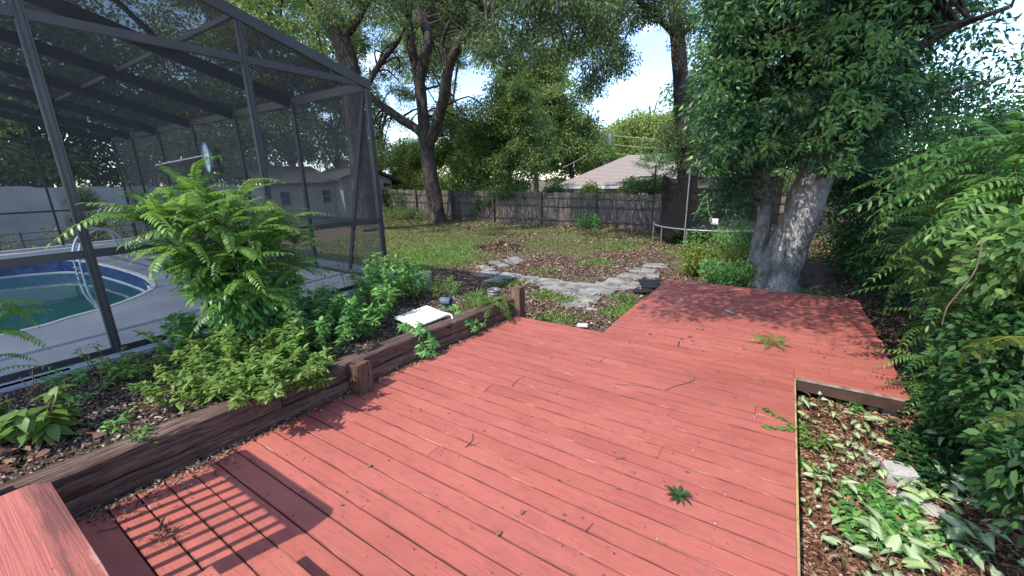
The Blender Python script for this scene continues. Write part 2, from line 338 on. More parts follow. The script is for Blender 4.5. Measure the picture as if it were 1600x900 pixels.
MT['yellowbush'] = leafmat('yellow_green_leaf', [(.1, (0.069, 0.109, 0.021)), (.5, (0.149, 0.207, 0.039)), (.9, (0.310, 0.333, 0.069))], .4, .4)
g = G('variegated_arrow_leaf'); uvn = g.n('UVMap'); sp = g.n('SeparateXYZ'); g.l(uvn.outputs[0], sp.inputs[0])
au = g.math('ABSOLUTE', g.math('SUBTRACT', sp.outputs[0], .5)); ve = g.math('ABSOLUTE', g.math('SINE', g.math('MULTIPLY', g.math('SUBTRACT', sp.outputs[1], g.math('MULTIPLY', au, .8)), 26.)))
pale = g.ramp(au, [(.18, 1.), (.36, .0)]); vein = g.ramp(ve, [(.0, 1.), (.55, 0.)]); n_ = g.noise(g.co((1, 1, 1), rnd=True), 24, 4)
f = g.math('MULTIPLY', g.math('MAXIMUM', pale, g.math('MULTIPLY', vein, .5)), g.ramp(n_, [(.25, .45), (.55, 1.)]))
oi = g.n('ObjectInfo'); grn = g.ramp(oi.outputs['Random'], [(0, (.07, .15, .04)), (1, (.15, .26, .07))]); pal = g.ramp(oi.outputs['Random'], [(0, (.42, .52, .30)), (.6, (.58, .66, .42)), (1, (.46, .58, .26))])
c = g.mix(f, grn, pal); p_ = g.n('BsdfPrincipled'); g.l(c, p_.inputs[0]); p_.inputs['Roughness'].default_value = .45; t_ = g.n('BsdfTranslucent'); g.l(c, t_.inputs[0]); ms = g.n('MixShader'); ms.inputs[0].default_value = .3
g.l(p_.outputs[0], ms.inputs[1]); g.l(t_.outputs[0], ms.inputs[2]); g.l(ms.outputs[0], g.out.inputs[0]); MT['caladium'] = g.m
MT['mosaic'] = simple('mosaic_stone_cement', (.52, .52, .50), .7, .2, 8, .4)
MT['bluegrey'] = simple('blue_grey_pebble', (.12, .16, .22), .3, .4, 8, .1)
MT['poleconc'] = simple('pale_pole', (.42, .41, .39), .9, .15)
MT['stucco'] = simple('house_stucco', (.42, .33, .28), .9, .15)
# ------------------------------------------------------------------ leaves
def unit(a): return a/np.maximum(np.linalg.norm(a, axis=-1, keepdims=True), 1e-9)
def leaves(B, D, Nn, L, W, fold=.3, droop=.15, full=True):
    """rows of leaves: base points, directions, normals, lengths, widths"""
    D = unit(D); S = unit(np.cross(D, Nn)); Nn = np.cross(S, D); L = np.broadcast_to(L, len(B))[:, None]; W = np.broadcast_to(W, len(B))[:, None]
    r = B+D*L*.42+S*W*.5+Nn*W*fold; l = B+D*L*.42-S*W*.5+Nn*W*fold; t = B+D*L-Nn*L*droop
    n = len(B); i = np.arange(n)[:, None]
    if full:
        m = B+D*L*.5-Nn*L*droop*.15; r1 = B+D*L*.25+S*W*.42+Nn*W*fold*.8; l1 = B+D*L*.25-S*W*.42+Nn*W*fold*.8; r2 = B+D*L*.62+S*W*.42+Nn*(W*fold*.7-L*droop*.25); l2 = B+D*L*.62-S*W*.42+Nn*(W*fold*.7-L*droop*.25)
        V = np.stack([B, r1, r2, t, l2, l1, m], 1).reshape(-1, 3); Fq = np.concatenate([i*7+np.array([[0, 1, 2, 6]]), i*7+np.array([[0, 6, 4, 5]]), i*7+np.array([[6, 2, 3, 4]])])
    else:
        V = np.stack([B, r, t, l], 1).reshape(-1, 3); Fq = i*4+np.array([[0, 1, 2, 3]])
    return V, Fq
def merge(parts):
    V = []; Fq = []; n = 0
    for v, f in parts: V.append(v); Fq.append(f+n); n += len(v)
    return np.concatenate(V), np.concatenate(Fq)
def rdir(n, zb=0.): 
    d = rng.normal(size=(n, 3)); d[:, 2] += zb; return unit(d)
def clumps(C, n, rad, L, W, flat=.65, droop=.3, full=False, jl=.3):
    """n leaves round each of the clump centres C"""
    C = np.asarray(C, float); K = len(C); rad = np.broadcast_to(rad, K)
    o = unit(rng.normal(size=(K, n, 3)))*(rng.random((K, n, 1))**.45); o *= rad[:, None, None]; o[..., 2] *= flat
    o[..., 2] -= (o[..., 0]**2+o[..., 1]**2)/(rad[:, None]*2.2)*droop*2
    B = (C[:, None, :]+o).reshape(-1, 3); out = unit(o.reshape(-1, 3)+rng.normal(size=(K*n, 3))*.35*rad.mean()); out[:, 2] -= droop
    N_ = rdir(K*n, 1.1)
    return leaves(B, out, N_, L*(1-jl+2*jl*rng.random(K*n)), W, .15, .1, full)
def leafobj(name, VF, mat, parent, stuff=True):
    V, Fq = VF; V = V-np.array(WL[parent])[None]
    o = put(name, npmesh(name, V, Fq, mat), parent, Matrix.Translation(WL[parent]))
    if stuff: o['kind'] = 'stuff'
    return o
# pinnate frond, local: starts at 0, grows along +X, arches down
def frond_mesh(name, L, pairs, ll, lw, mat, arch=.35, taper=.5, seed=0):
    r = random.Random(seed); mb_V = []; P = []
    n = pairs+2
    for i in range(n+1):
        t = i/n; P.append(Vector((L*t*(1-.12*arch*t), .03*L*math.sin(t*3+seed), L*(.16*math.sin(t*PI*.7)-arch*t*t))))
    mb = MB(); mb.tube(P, lin([.0045, .0015], n+1), 4, False)
    Vr = np.array([tuple(v) for v in mb.V]); Fr = np.array(mb.F)
    B = []; D = []; N_ = []; LL = []; WW = []
    for i in range(1, n):
        t = i/n; d = (P[i+1]-P[i-1]).normalized(); side = d.cross(Vector((0, 0, 1))).normalized(); up = side.cross(d)
        s = ll*(1-taper*abs(t-.45)**1.3*1.4)*(.6 if i == 1 else 1)
        for sg in (-1, 1):
            dd = (side*sg*1.0+d*(.45+.35*t)+up*(-.18+r.uniform(-.15, .15)))
            B.append(P[i]+d*r.uniform(-.004, .004)); D.append(dd); N_.append(up+side*sg*.22+Vector((r.uniform(-.2, .2),)*3)); LL.append(s*r.uniform(.9, 1.1)); WW.append(lw*s/ll)
    B.append(P[-1]); D.append(P[-1]-P[-2]); N_.append(Vector((0, 0, 1))); LL.append(ll*.8); WW.append(lw*.8)
    V, Fq = leaves(np.array([tuple(b) for b in B]), np.array([tuple(b) for b in D]), np.array([tuple(b) for b in N_]), np.array(LL), np.array(WW), .16, .22)
    VV = np.concatenate([V, Vr]); FF = np.concatenate([Fq, Fr+len(V)]); mi = [0]*len(Fq)+[1]*len(Fr)
    return npmesh(name, VV, FF, [mat, MT['greenstem']], mi=mi)
def orient(p, d, up=(0, 0, 1), s=1.0, rollr=.25):
    d = Vector(d).normalized(); up = Vector(up); y = up.cross(d)
    if y.length < 1e-3: y = Vector((0, 1, 0))
    y.normalize(); z = d.cross(y)
    m = (Matrix((d, y, z)).transposed() @ Matrix.Rotation(random.gauss(0, rollr), 3, 'X')).to_4x4()
    m = m @ Matrix.Diagonal((s, s, s, 1)); m.translation = Vector(p); return m
def rosette(parent, name, meshes, tip, n, el=(.0, .9), s=(.8, 1.1), az0=0, azr=2*PI):
    for k in range(n):
        a = az0+azr*((k+U(-.4, .4))/n); e = U(*el)
        d = Vector((math.cos(a)*math.cos(e), math.sin(a)*math.cos(e), math.sin(e)))
        put(name, random.choice(meshes), parent, orient(Vector(tip)+Vector((U(-.04, .04), U(-.04, .04), U(-.10, .02))), d, s=U(*s)))
def weedfoliage(root, nstem, h, spread, L, W, nl, lean=(0, 0), z0=0, arc=.5):
    """upright leafy stems; returns stem MB and leaf arrays in world coordinates"""
    root = Vector(root); mb = MB(); parts = []
    for s_ in range(nstem):
        a = U(0, 2*PI); rr = spread*math.sqrt(U(0, 1)); hh = h*U(.55, 1.0)*(1-.35*rr/spread if spread else 1)
        b = root+Vector((math.cos(a)*rr*.6, math.sin(a)*rr*.6, z0)); t = b+Vector((math.cos(a)*rr*arc+lean[0]*hh, math.sin(a)*rr*arc+lean[1]*hh, hh)); m = (b+t)/2+Vector((U(-.04, .04), U(-.04, .04), hh*.08))
        P = spline([b, m, t], 4); mb.tube(P, lin([.005, .002], len(P)), 4, False)
        tt = rng.random(nl)**.8*.85+.15; Pn = np.array([tuple(p) for p in P]); idx = tt*(len(P)-1); i0 = np.minimum(idx.astype(int), len(P)-2); B = Pn[i0]+(Pn[i0+1]-Pn[i0])*(idx-i0)[:, None]
        B = B+rng.normal(size=(nl, 3))*.012
        az = rng.random(nl)*2*PI; D = np.stack([np.cos(az), np.sin(az), .45-.9*rng.random(nl)+.5*(tt > .9)], 1)
        N_ = np.tile([[0, 0, 1.]], (nl, 1))+rng.normal(size=(nl, 3))*.25
        parts.append(leaves(B, D, N_, L*(.6+.5*rng.random(nl)), W*(.7+.5*rng.random(nl)), .2, .2))
    return mb, merge(parts)
def weed(name, label, cat, root, nstem, h, spread, L, W, nl, mat, group=None, lean=(0, 0), arc=.5):
    o = thing(name, label, cat, root, group); mb, VF = weedfoliage(root, nstem, h, spread, L, W, nl, lean, 0, arc)
    q = mb.build('stem', MT['greenstem'], o); q['kind'] = 'stuff'; leafobj('foliage', VF, mat, o); return o
# ================================================================== SETTING
def gz(x, y):
    return -.27+.02*noise.noise(Vector((x*.5, y*.5, 0)))+.012*noise.noise(Vector((x*2.1, y*2.1, 3)))
def grid(name, x0, x1, y0, y1, nx, ny, fz, mat, label=None):
    xs = np.linspace(x0, x1, nx); ys = np.linspace(y0, y1, ny)
    V = [(x, y, fz(x, y)) for y in ys for x in xs]; Fc = [(j*nx+i, j*nx+i+1, (j+1)*nx+i+1, (j+1)*nx+i) for j in range(ny-1) for i in range(nx-1)]
    o = put(name, npmesh(name, V, Fc, mat, smooth=True)); o['kind'] = 'structure'; return o
grid('ground', -34, 20, -12, 34, 150, 140, gz, MT['ground'])
mb = MB(); mb.add([(-300, -200, -.42), (300, -200, -.42), (300, 400, -.42), (-300, 400, -.42)], [(0, 1, 2, 3)]); o = mb.build('far_ground', MT['ground']); o['kind'] = 'structure'
def bedz(x, y): 
    z = .215+.03*noise.noise(Vector((x*1.3, y*1.3, 5)))+.015*noise.noise(Vector((x*5, y*5, 1)))
    if y > 4.6: z -= (y-4.6)**1.2*.42
    return max(z, -.25)
grid('planting_bed_soil', -5.70, -3.5, -1.6, 6.4, 36, 110, bedz, MT['soil'])
def mz(x, y): return -.235+.022*noise.noise(Vector((x*1.7, y*1.7, 9)))+.008*noise.noise(Vector((x*7, y*7, 2)))
grid('mulch_bed', .24, 2.6, -.5, 4.9, 40, 80, mz, MT['mulch'])
# pool deck slab with the pool opening
pool = [(-7.8, .76), (-8.0, 1.13), (-8.22, 1.62), (-8.72, 2.14), (-9.3, 2.42), (-10.7, 2.6), (-13.0, 2.57), (-14.5, 2.36), (-15.1, 1.8), (-15.35, 1.0), (-15.2, 0), (-14.5, -1), (-12.5, -1.8), (-10, -1.8), (-8.4, -1.1), (-7.8, -.1)]
pp = [Vector((x, y, 0)) for x, y in pool]
ps = spline(pp[-2:]+pp+pp[:3], 5)[10:10+5*len(pp)]
ps = [(p.x, p.y) for p in ps]
outer = [(-5.62, -5), (-5.62, 5.0), (-6.1, 5.35), (-18.7, 5.35), (-18.7, -5)]
def annulus(name, mat, z0, z1, out, hole, parent=None):
    polys = [[Vector((x, y, 0)) for x, y in out], [Vector((x, y, 0)) for x, y in hole]]
    tr = geometry.tessellate_polygon(polys); P = out+hole; n = len(P)
    V = [(x, y, z1) for x, y in P]+[(x, y, z0) for x, y in P]; Fc = []
    for t in tr:
        a, b, c = [Vector(V[i]) for i in t]; t = t if (b-a).cross(c-a).z > 0 else t[::-1]
        Fc.append(tuple(t)); Fc.append(tuple(i+n for i in t[::-1]))
    for s0, L in ((0, len(out)), (len(out), len(hole))):
        for i in range(L): a = s0+i; b = s0+(i+1) % L; Fc.append((a, b, b+n, a+n))
    mb = MB(); mb.add(V, Fc); return mb.build(name, mat, parent)
def offs(P, d):
    out = []; n = len(P)
    for i in range(n):
        a = Vector(P[i-1]); b = Vector(P[(i+1) % n]); t = (b-a).normalized(); out.append((P[i][0]+t.y*d, P[i][1]-t.x*d))
    return out
A_ = sum(ps[i-1][0]*ps[i][1]-ps[i][0]*ps[i-1][1] for i in range(len(ps)))
sg = 1 if A_ > 0 else -1
o = annulus('pool_deck', MT['slab'], -.30, .27, outer, ps); o['kind'] = 'structure'
o = annulus('pool_coping', MT['coping'], .245, .283, offs(ps, .04*sg), offs(ps, -.025*sg)); o['kind'] = 'structure'
mb = MB(); n = len(ps); lin_ = offs(ps, -.012*sg)
mb.add([(x, y, .244) for x, y in lin_]+[(x, y, -.2) for x, y in lin_], [(i, (i+1) % n, (i+1) % n+n, i+n) for i in range(n)]); o = mb.build('pool_wall_liner', MT['liner']); o['kind'] = 'structure'
mb = MB(); mb.add([(x, y, -.04) for x, y in offs(ps, -.003*sg)], [tuple(range(n))] if sg > 0 else [tuple(range(n-1, -1, -1))]); o = mb.build('pool_water', MT['water']); o['kind'] = 'structure'
o = annulus('pool_waterline_strip', MT['coping'], -.055, -.015, offs(ps, -.005*sg), offs(ps, -.03*sg)); o['kind'] = 'structure'
# concrete curb beside the screen
mb = MB(); 
for k in range(14): mb.box((-5.72, -3+k*.62, .02), (-5.625, -3+k*.62+.605, .262+.004*(k % 3)), .01)
o = mb.build('concrete_curb', MT['concrete']); o['kind'] = 'structure'
# ------------------------------------------------------------------ timber deck
deck = thing('timber_deck', 'large low deck of salmon red painted boards stepping out to a wider far platform', 'deck', (-.8, 4, 0))
PIT = .1447; BW = .1362; TH = .036
def board(x0, x1, yc, zt=0., w=BW, nm='deck_board', par=None, mat=None, th=TH):
    h = w/2; b = .0022; prof = [(-h, -th), (h, -th), (h, -b), (h-b*1.2, 0), (-h+b*1.2, 0), (-h, -b)]
    L = x1-x0; nseg = max(2, int(L/1.3)); V = []; Fc = []
    ph = U(0, 9)
    for i in range(nseg+1):
        x = -L/2+L*i/nseg; wy = .0014*noise.noise(Vector((x, ph, yc))); wz = .0022*noise.noise(Vector((x*1.2, ph+4, yc)))
        V += [(x, y+wy, z+wz) for y, z in prof]
    for i in range(nseg):
        for j in range(6): a = i*6+j; c = i*6+(j+1) % 6; Fc.append((a, a+6, c+6, c))
    Fc += [tuple(range(5, -1, -1))[::-1][::-1], tuple(range(nseg*6, nseg*6+6))]
    me = bpy.data.meshes.new(nm); me.from_pydata(V, [], Fc); me.materials.append(mat or MT['deck'])
    bm = bmesh.new(); bm.from_mesh(me); bmesh.ops.recalc_face_normals(bm, faces=bm.faces); bm.to_mesh(me); bm.free()
    return put(nm, me, par or deck, Matrix.Translation(Vector(((x0+x1)/2, yc, zt+U(-.0015, .0015)))) @ Matrix.Rotation(U(-.0006, .0006), 4, 'Z'))
def leftx(y): return -3.455+.060*y
jn = {3: -.9, 8: -2.0, 14: -.55, 17: -1.6, 21: .0, 24: -1.9}
for k in range(-5, 29):
    y0 = .665+PIT*k; yc = y0+PIT/2; xl = leftx(yc)+U(-.012, .012); xr = .28
    if k == 28: pass
    if k >= 28: xr = .28
    if k in jn: board(xl, jn[k]-.002, yc); board(jn[k]+.002, xr, yc)
    else: board(xl, xr, yc)
board(.284, 1.145+U(-.01, .01), .665+PIT*28+PIT/2); board(.284, 1.15, .665+PIT*28-.026, w=.046)
y1 = .665+PIT*29
for k in range(23):
    yc = y1+PIT*k+PIT/2; t = k/22; xl = -1.80+U(-.008, .008)+(.035 if k >= 12 else 0); xr = 1.145+U(-.006, .006)
    if k in (4, 11, 18): j = (.45, -.4, .2)[(4, 11, 18).index(k)]; board(xl, j-.002, yc); board(j+.002, xr, yc)
    else: board(xl, xr, yc)
YE = y1+PIT*23
mb = MB(); mb.box((.2825, -.06, -.145), (.296, 4.60, -.004)); mb.build('bare_edge_board', MT['rawedge'], deck)
mb = MB(); mb.box((.30, 4.655, -.14), (1.12, 4.69, -.0385)); mb.build('skirt_board', MT['deckside'], deck)
mb = MB(); mb.box((.29, 4.6495, -.030), (1.14, 4.6525, -.002)); mb.build('worn_edge', simple('worn_board_edge', (.27, .19, .165), .9, .5, 18), deck)
mb = MB(); mb.box((1.10, 4.69, -.2), (1.135, YE-.02, -.0385)); mb.build('skirt_board', MT['deckside'], deck)
mb = MB(); mb.box((-1.76, YE-.045, -.2), (1.1, YE-.012, -.0385)); mb.build('skirt_board', MT['deckside'], deck)
mb = MB(); mb.box((-1.79, 4.9, -.2), (-1.755, YE-.05, -.0385)); mb.build('skirt_board', MT['deckside'], deck)
mb = MB(); mb.box((-3.1, 4.80, -.2), (-1.80, 4.835, -.0385)); mb.build('skirt_board', MT['deckside'], deck)
for xj in np.arange(-3.0, 1.1, .61):
    mb = MB(); mb.box((xj-.019, -.05 if xj < .28 else 4.72, -.19), (xj+.019, (4.78 if xj < -1.8 else YE-.06), -.0375)); mb.build('joist', MT['deckside'], deck)
# ------------------------------------------------------------------ landing, steps and railing beside the camera
land = thing('house_landing', 'raised red landing with steps and a railing at the bottom left edge', 'landing', (-2.2, -.4, 0))
for k in range(6): board(-3.6, -1.2, -.03-PIT*k-.02, .38, par=land)
mb = MB(); mb.box((-3.6, -.9, 0), (-1.2, -.03, .343)); mb.build('landing_frame', MT['deck'], land)
board(-2.0, -1.2, .76-BW/2, .13, par=land, nm='step_board'); board(-2.0, -1.2, .76-BW/2-PIT, .13, par=land, nm='step_board')
board(-1.99, -1.2, .475-BW/2, .30, par=land, nm='step_board'); board(-1.99, -1.2, .475-BW/2-PIT, .30, par=land, nm='step_board')
mb = MB(); mb.box((-1.90, .02, .0), (-1.86, .46, .263)); mb.box((-1.899, .461, .0), (-1.861, .74, .093)); mb.build('stringer', MT['deckside'], land)
def railing(nm, label, x0, x1, yc, zt, zb, xs, posts):
    r = thing(nm, label, 'railing', ((x0+x1)/2, yc, 0))
    mb = MB(); c = .03
    pts = [(x0, yc-.105+c), (x0+c, yc-.105), (x1-c, yc-.105), (x1, yc-.105+c), (x1, yc+.105-c), (x1-c, yc+.105), (x0+c, yc+.105), (x0, yc+.105-c)]
    mb.prism(pts, zt-.038, zt, .006); mb.build('handrail_cap', MT['deck'], r)
    mb = MB(); mb.box((x0+.05, yc-.019, zt-.13), (x1-.02, yc+.019, zt-.039)); mb.build('top_rail', MT['deck'], r)
    mb = MB(); mb.box((x0+.05, yc-.019, zb), (x1-.02, yc+.019, zb+.085)); mb.build('bottom_rail', MT['deck'], r)
    m0 = None
    for x in xs:
        if m0 is None:
            mb = MB(); mb.box((x-.0145, yc-.018-.0, zb+.0851), (x+.0145, yc+.018, zt-.1305)); q = mb.build('baluster', MT['deck'], r, origin=(x, yc, 0)); m0 = q.data
        else: put('baluster', m0, r, Matrix.Translation((x, yc, 0)))
    for x in posts:
        mb = MB(); mb.box((x-.045, yc-.045+.0, 0), (x+.045, yc+.045, zt-.0385), .004); mb.build('newel_post', MT['deck'], r)
    return r
railing('porch_railing', 'red painted railing with square balusters left of the steps, mostly out of frame', -3.62, -2.44, -.055, 1.37, .43, [-2.62-.112*k for k in range(7)], [-2.49, -3.43])
railing('porch_railing', 'red painted railing cap with clipped corners at the bottom left corner', -1.285, -.45, -.03, 1.37, .43, [-1.02+.12*k for k in range(4)], [-1.14])
# ------------------------------------------------------------------ timbers edging the bed
tw = thing('timber_retaining_wall', 'low wall of stacked dark brown landscape timbers between deck and planting bed', 'retaining wall', (-3.4, 2, 0))
def beam(y0, y1, zb, zt, xf0, xf1, w, seed):
    mb = MB(); n = max(4, int((y1-y0)/.12)); V = []; Fc = []
    for i in range(n+1):
        t = i/n; y = y0+(y1-y0)*t; xf = xf0+(xf1-xf0)*t; c = .014
        V += [(xf-w+c, y, zb), (xf-c, y, zb), (xf, y, zb+c), (xf, y, (zb+zt)/2), (xf, y, zt-c), (xf-c, y, zt), (xf-w*.5, y, zt), (xf-w+c, y, zt), (xf-w, y, zt-c), (xf-w, y, zb+c)]
    k = 10
    for i in range(n):
        for j in range(k): a = i*k+j; b = i*k+(j+1) % k; Fc.append((a, b, b+k, a+k))
    Fc += [tuple(range(k-1, -1, -1)), tuple(range(n*k, n*k+k))]
    mb.add(V, Fc); o = mb.build('timber', MT['timber'], tw, origin=((xf0+xf1)/2, (y0+y1)/2, zt)); jitter(o, .011, 4.2, seed); jitter(o, .005, 17, seed+5); return o
def fx(y): return leftx(y)-.02
beam(-1.5, 1.52, .125, .30, fx(-1.5)+.01, fx(1.52), .20, 1); beam(1.535, 3.55, .13, .285, fx(1.5), fx(3.5), .19, 2); beam(3.56, 5.0, .125, .275, fx(3.5)+.005, fx(5.0), .19, 3)
beam(-1.5, .9, -.06, .118, fx(-1.5)+.02, fx(.9)+.01, .19, 4); beam(.91, 3.05, -.06, .12, fx(.9), fx(3.0), .2, 5); beam(3.06, 5.1, -.07, .115, fx(3.1)+.01, fx(5.1), .19, 6)
def stub(x, y, w, d, zt, label, seed, tilt=0):
    mb = MB(); V = []; Fc = []; n = 7
    for i in range(n+1):
        z = -.25+(zt+.25)*i/n; s = 1-.03*i/n if i < n else .9
        r = [(-w/2, -d/2), (0, -d/2-.006), (w/2, -d/2), (w/2, 0), (w/2, d/2), (0, d/2), (-w/2, d/2), (-w/2, 0)]
        V += [(x+a*s+tilt*(z+.25), y+b*s, z+(.012*noise.noise(Vector((a*20, b*20, seed))) if i == n else 0)) for a, b in r]
    V.append((x+tilt*(zt+.25), y, zt-.004))
    for i in range(n):
        for j in range(8): a = i*8+j; b = i*8+(j+1) % 8; Fc.append((a, b, b+8, a+8))
    for j in range(8): Fc.append((n*8+j, n*8+(j+1) % 8, (n+1)*8))
    mb.add(V, Fc); o = mb.build('timber_post', MT['timberpost'], None, origin=(x, y, zt)); jitter(o, .010, 9, seed); jitter(o, .005, 31, seed); return tag(o, label, 'post')
stub(-3.245, 2.21, .155, .16, .305, 'short split timber post standing at the middle of the low timber wall', 11)
stub(-3.17, 4.93, .15, .16, .43, 'short dark timber post at the far corner of the deck', 12, .03)
# ------------------------------------------------------------------ screened pool enclosure
enc = thing('pool_screen_enclosure', 'dark bronze pool enclosure with sloped screened roof over the blue pool', 'screen enclosure', (-12, 0, .27))
XW, YW, XL = -5.8, 4.72, -18.5
EZ = 3.46; SL = .27
def rz(y): return EZ+(YW-y)*SL
AL = MT['alu']; AI = MT['alu2']
def member(nm, p, q, w=.055, h=.055, m=None):
    mb = MB(); mb.bar(p, q, w, h); a = (Vector(p)+Vector(q))/2
    return mb.build(nm, m or AL, enc)
def gpost(x, y, zt, w=.05, d=.075, ax='y'):
    """extruded post with a raised centre rib on both faces"""
    mb = MB(); 
    if ax == 'y': mb.box((x-w/2, y-d/2, .27), (x+w/2, y+d/2, zt)); mb.box((x+w/2+.0005, y-.016, .27), (x+w/2+.009, y+.016, zt)); mb.box((x+w/2+.0005, y-d/2, .27), (x+w/2+.006, y-d/2+.014, zt)); mb.box((x+w/2+.0005, y+d/2-.014, .27), (x+w/2+.006, y+d/2, zt))
    else: mb.box((x-d/2, y-w/2, .27), (x+d/2, y+w/2, zt))
    return mb.build('frame_post', AL if ax == 'y' else AI, enc)
nearY = [YW, 2.91, 1.08, -.75, -2.6, -4.4]
for i, y in enumerate(nearY): gpost(XW, y, rz(y)-.06, d=.076 if i else .07)
for j in range(5):
    a, b = nearY[j+1]+.040, nearY[j]-.040
    member('chair_rail', (XW, a, 1.335), (XW, b, 1.335), .05, .078)
    member('eave_beam', (XW, a, EZ), (XW, b, EZ), .055, .085)
    member('sill', (XW, a, .30), (XW, b, .30), .05, .055, AI)
member('sloped_top_beam', (XW+.01, YW+.05, rz(YW+.05)-.0), (XW+.01, -5, rz(-5)), .06, .13)
farX = [XW, -7.95, -10.2, -12.4, -14.6, -16.7, XL]
for i, x in enumerate(farX[1:]):
    gpost(x, YW, EZ-.05, ax='x', d=.085)
for i in range(6):
    a, b = farX[i+1]+.05, farX[i]-.05
    member('eave_beam', (a, YW, EZ-.02), (b, YW, EZ-.02), .055, .13, MT['alu'])
    member('chair_rail', (a, YW, 1.31), (b, YW, 1.31), .045, .055, AI)
    member('sill', (a, YW, .295), (b, YW, .295), .045, .045, AI)
for x in farX[1:]:
    member('rafter', (x, YW-.05, EZ-.04), (x, -5, rz(-5)-.055), .055, .19, AI)
for i in range(6):
    for yy in (2.91, 1.08-1.8, -4.4):
        member('purlin', (farX[i+1]+.03, yy, rz(yy)+.012), (farX[i]-.03, yy, rz(yy)+.012), .05, .055, MT['alu'])
leftY = [2.95, 1.1, -.75, -2.6, -4.4]
for y in leftY: gpost(XL, y, rz(y)-.15, ax='x', d=.06)
for a, b in zip(leftY, [YW]+leftY[:-1]):
    member('chair_rail', (XL, a+.035, 1.31), (XL, b-.035, 1.31), .045, .05, AI)
member('eave_beam', (XL, 2.9, 3.35), (XL, -5, 3.35), .045, .05, AI)
member('diagonal_brace', (-5.86, YW-.035, EZ-.12), (-6.78, YW-.035, .35), .03, .075, AI)
member('diagonal_brace', (XL+.05, YW-.04, EZ-.15), (XL+1.5, YW-.04, .35), .03, .04, MT['alu'])
member('roof_brace', (-5.83, YW-.06, rz(YW)+.02), (-7.92, 2.95, rz(2.95)+.02), .05, .04, MT['alu'])
member('roof_brace', (-7.98, 2.9, rz(2.9)+.02), (-5.83, 1.12, rz(1.1)+.02), .05, .05, AI)
member('tie_cable', (-6.0, 4.79, 3.1), (-6.35, 5.1, .28), .008, .008, MT['steel'])
scr = MT['screen']
def quad(nm, P, m=None):
    mb = MB(); mb.add(P, [(0, 1, 2, 3)]); o = mb.build(nm, m or scr, enc, origin=P[0]); return o
for j in range(5):
    a, b = nearY[j+1], nearY[j]
    quad('screen_panel', [(XW, a, .32), (XW, b, .32), (XW, b, 1.30), (XW, a, 1.30)]); quad('screen_panel', [(XW, a, 1.37), (XW, b, 1.37), (XW, b, EZ-.05), (XW, a, EZ-.05)])
    quad('screen_panel', [(XW, a, EZ+.05), (XW, b, EZ+.05 if j else EZ+.051), (XW, b, rz(b)-.05 if j else EZ+.052), (XW, a, rz(a)-.05)])
for i in range(6):
    a, b = farX[i+1], farX[i]
    quad('screen_panel', [(a, YW+.01, .32), (b, YW+.01, .32), (b, YW+.01, 1.29), (a, YW+.01, 1.29)]); quad('screen_panel', [(a, YW+.01, 1.34), (b, YW+.01, 1.34), (b, YW+.01, EZ-.08), (a, YW+.01, EZ-.08)])
    for ya, yb in ((YW, 2.91), (2.91, -.72), (-.72, -4.4)): quad('screen_panel', [(a, ya, rz(ya)+.045), (b, ya, rz(ya)+.045), (b, yb, rz(yb)+.045), (a, yb, rz(yb)+.045)], MT['roofscreen'])
for a, b in zip(leftY, [YW]+leftY[:-1]):
    quad('screen_panel', [(XL, a, .28), (XL, b, .28), (XL, b, 3.4), (XL, a, 3.4)])
# pool ladder
lad = thing('pool_ladder', 'bright steel pool ladder with two curved grab rails at the far side of the pool', 'ladder', (-14.2, 2.9, .27))
for dx in (0, .52):
    x = -14.15+dx; P = [(x, 3.2, .27), (x, 3.19, .55), (x, 3.12, .85), (x, 2.96, 1.0), (x, 2.75, 1.0), (x, 2.5, .8), (x, 2.36, .45), (x, 2.34, .1), (x, 2.34, -.2)]
    mb = MB(); P = spline(P, 3); mb.tube(P, .028, 8); mb.build('grab_rail', MT['steel'], lad)
for z in (-.05, .12): mb = MB(); mb.box((-14.13, 2.28, z), (-13.65, 2.38, z+.03)); mb.build('step', MT['steel'], lad)
# skimmer box on the pool wall
o = MB().box((-9.95, 2.50, .0), (-9.6, 2.53, .16)).build('pool_skimmer', MT['white']); tag(o, 'small white skimmer opening in the blue pool wall right of the ladder', 'pool skimmer')
# skimmer net hanging on the far wall
c0 = aty(327, 247, 4.55)
net = thing('leaf_skimmer', 'teal rimmed leaf net on a white pole hung on the far enclosure wall', 'pool net', tuple(c0))
R_ = []; 
for k in range(21):
    a = 2*PI*k/20; R_.append(c0+Vector((.17*math.sin(a)*(1+.15*math.cos(a)), -.05, .33*math.cos(a)*1.0)))
mb = MB(); mb.tube(R_, .018, 6, False); mb.build('hoop', MT['teal'], net)
V = [c0+Vector((0, -.01, 0))]; Fc = []
for k in range(20): V.append(R_[k]+(c0-R_[k])*.06)
for k in range(20): V.append(c0+(R_[k]-c0)*.55+Vector((.02*math.sin(k*2.4), .05+.03*math.sin(k*3.1), 0)))
for k in range(20): a, b = 1+k, 1+(k+1) % 20; Fc += [(a, b, b+20, a+20), (a+20, b+20, 0)]
mb = MB(); mb.add(V, Fc); mb.build('netting', MT['whitenet'], net)
mb = MB(); mb.tube([c0+Vector((-.16, -.05, .06)), aty(243, 258, 4.5)], .014, 6); mb.build('pole', MT['white'], net)
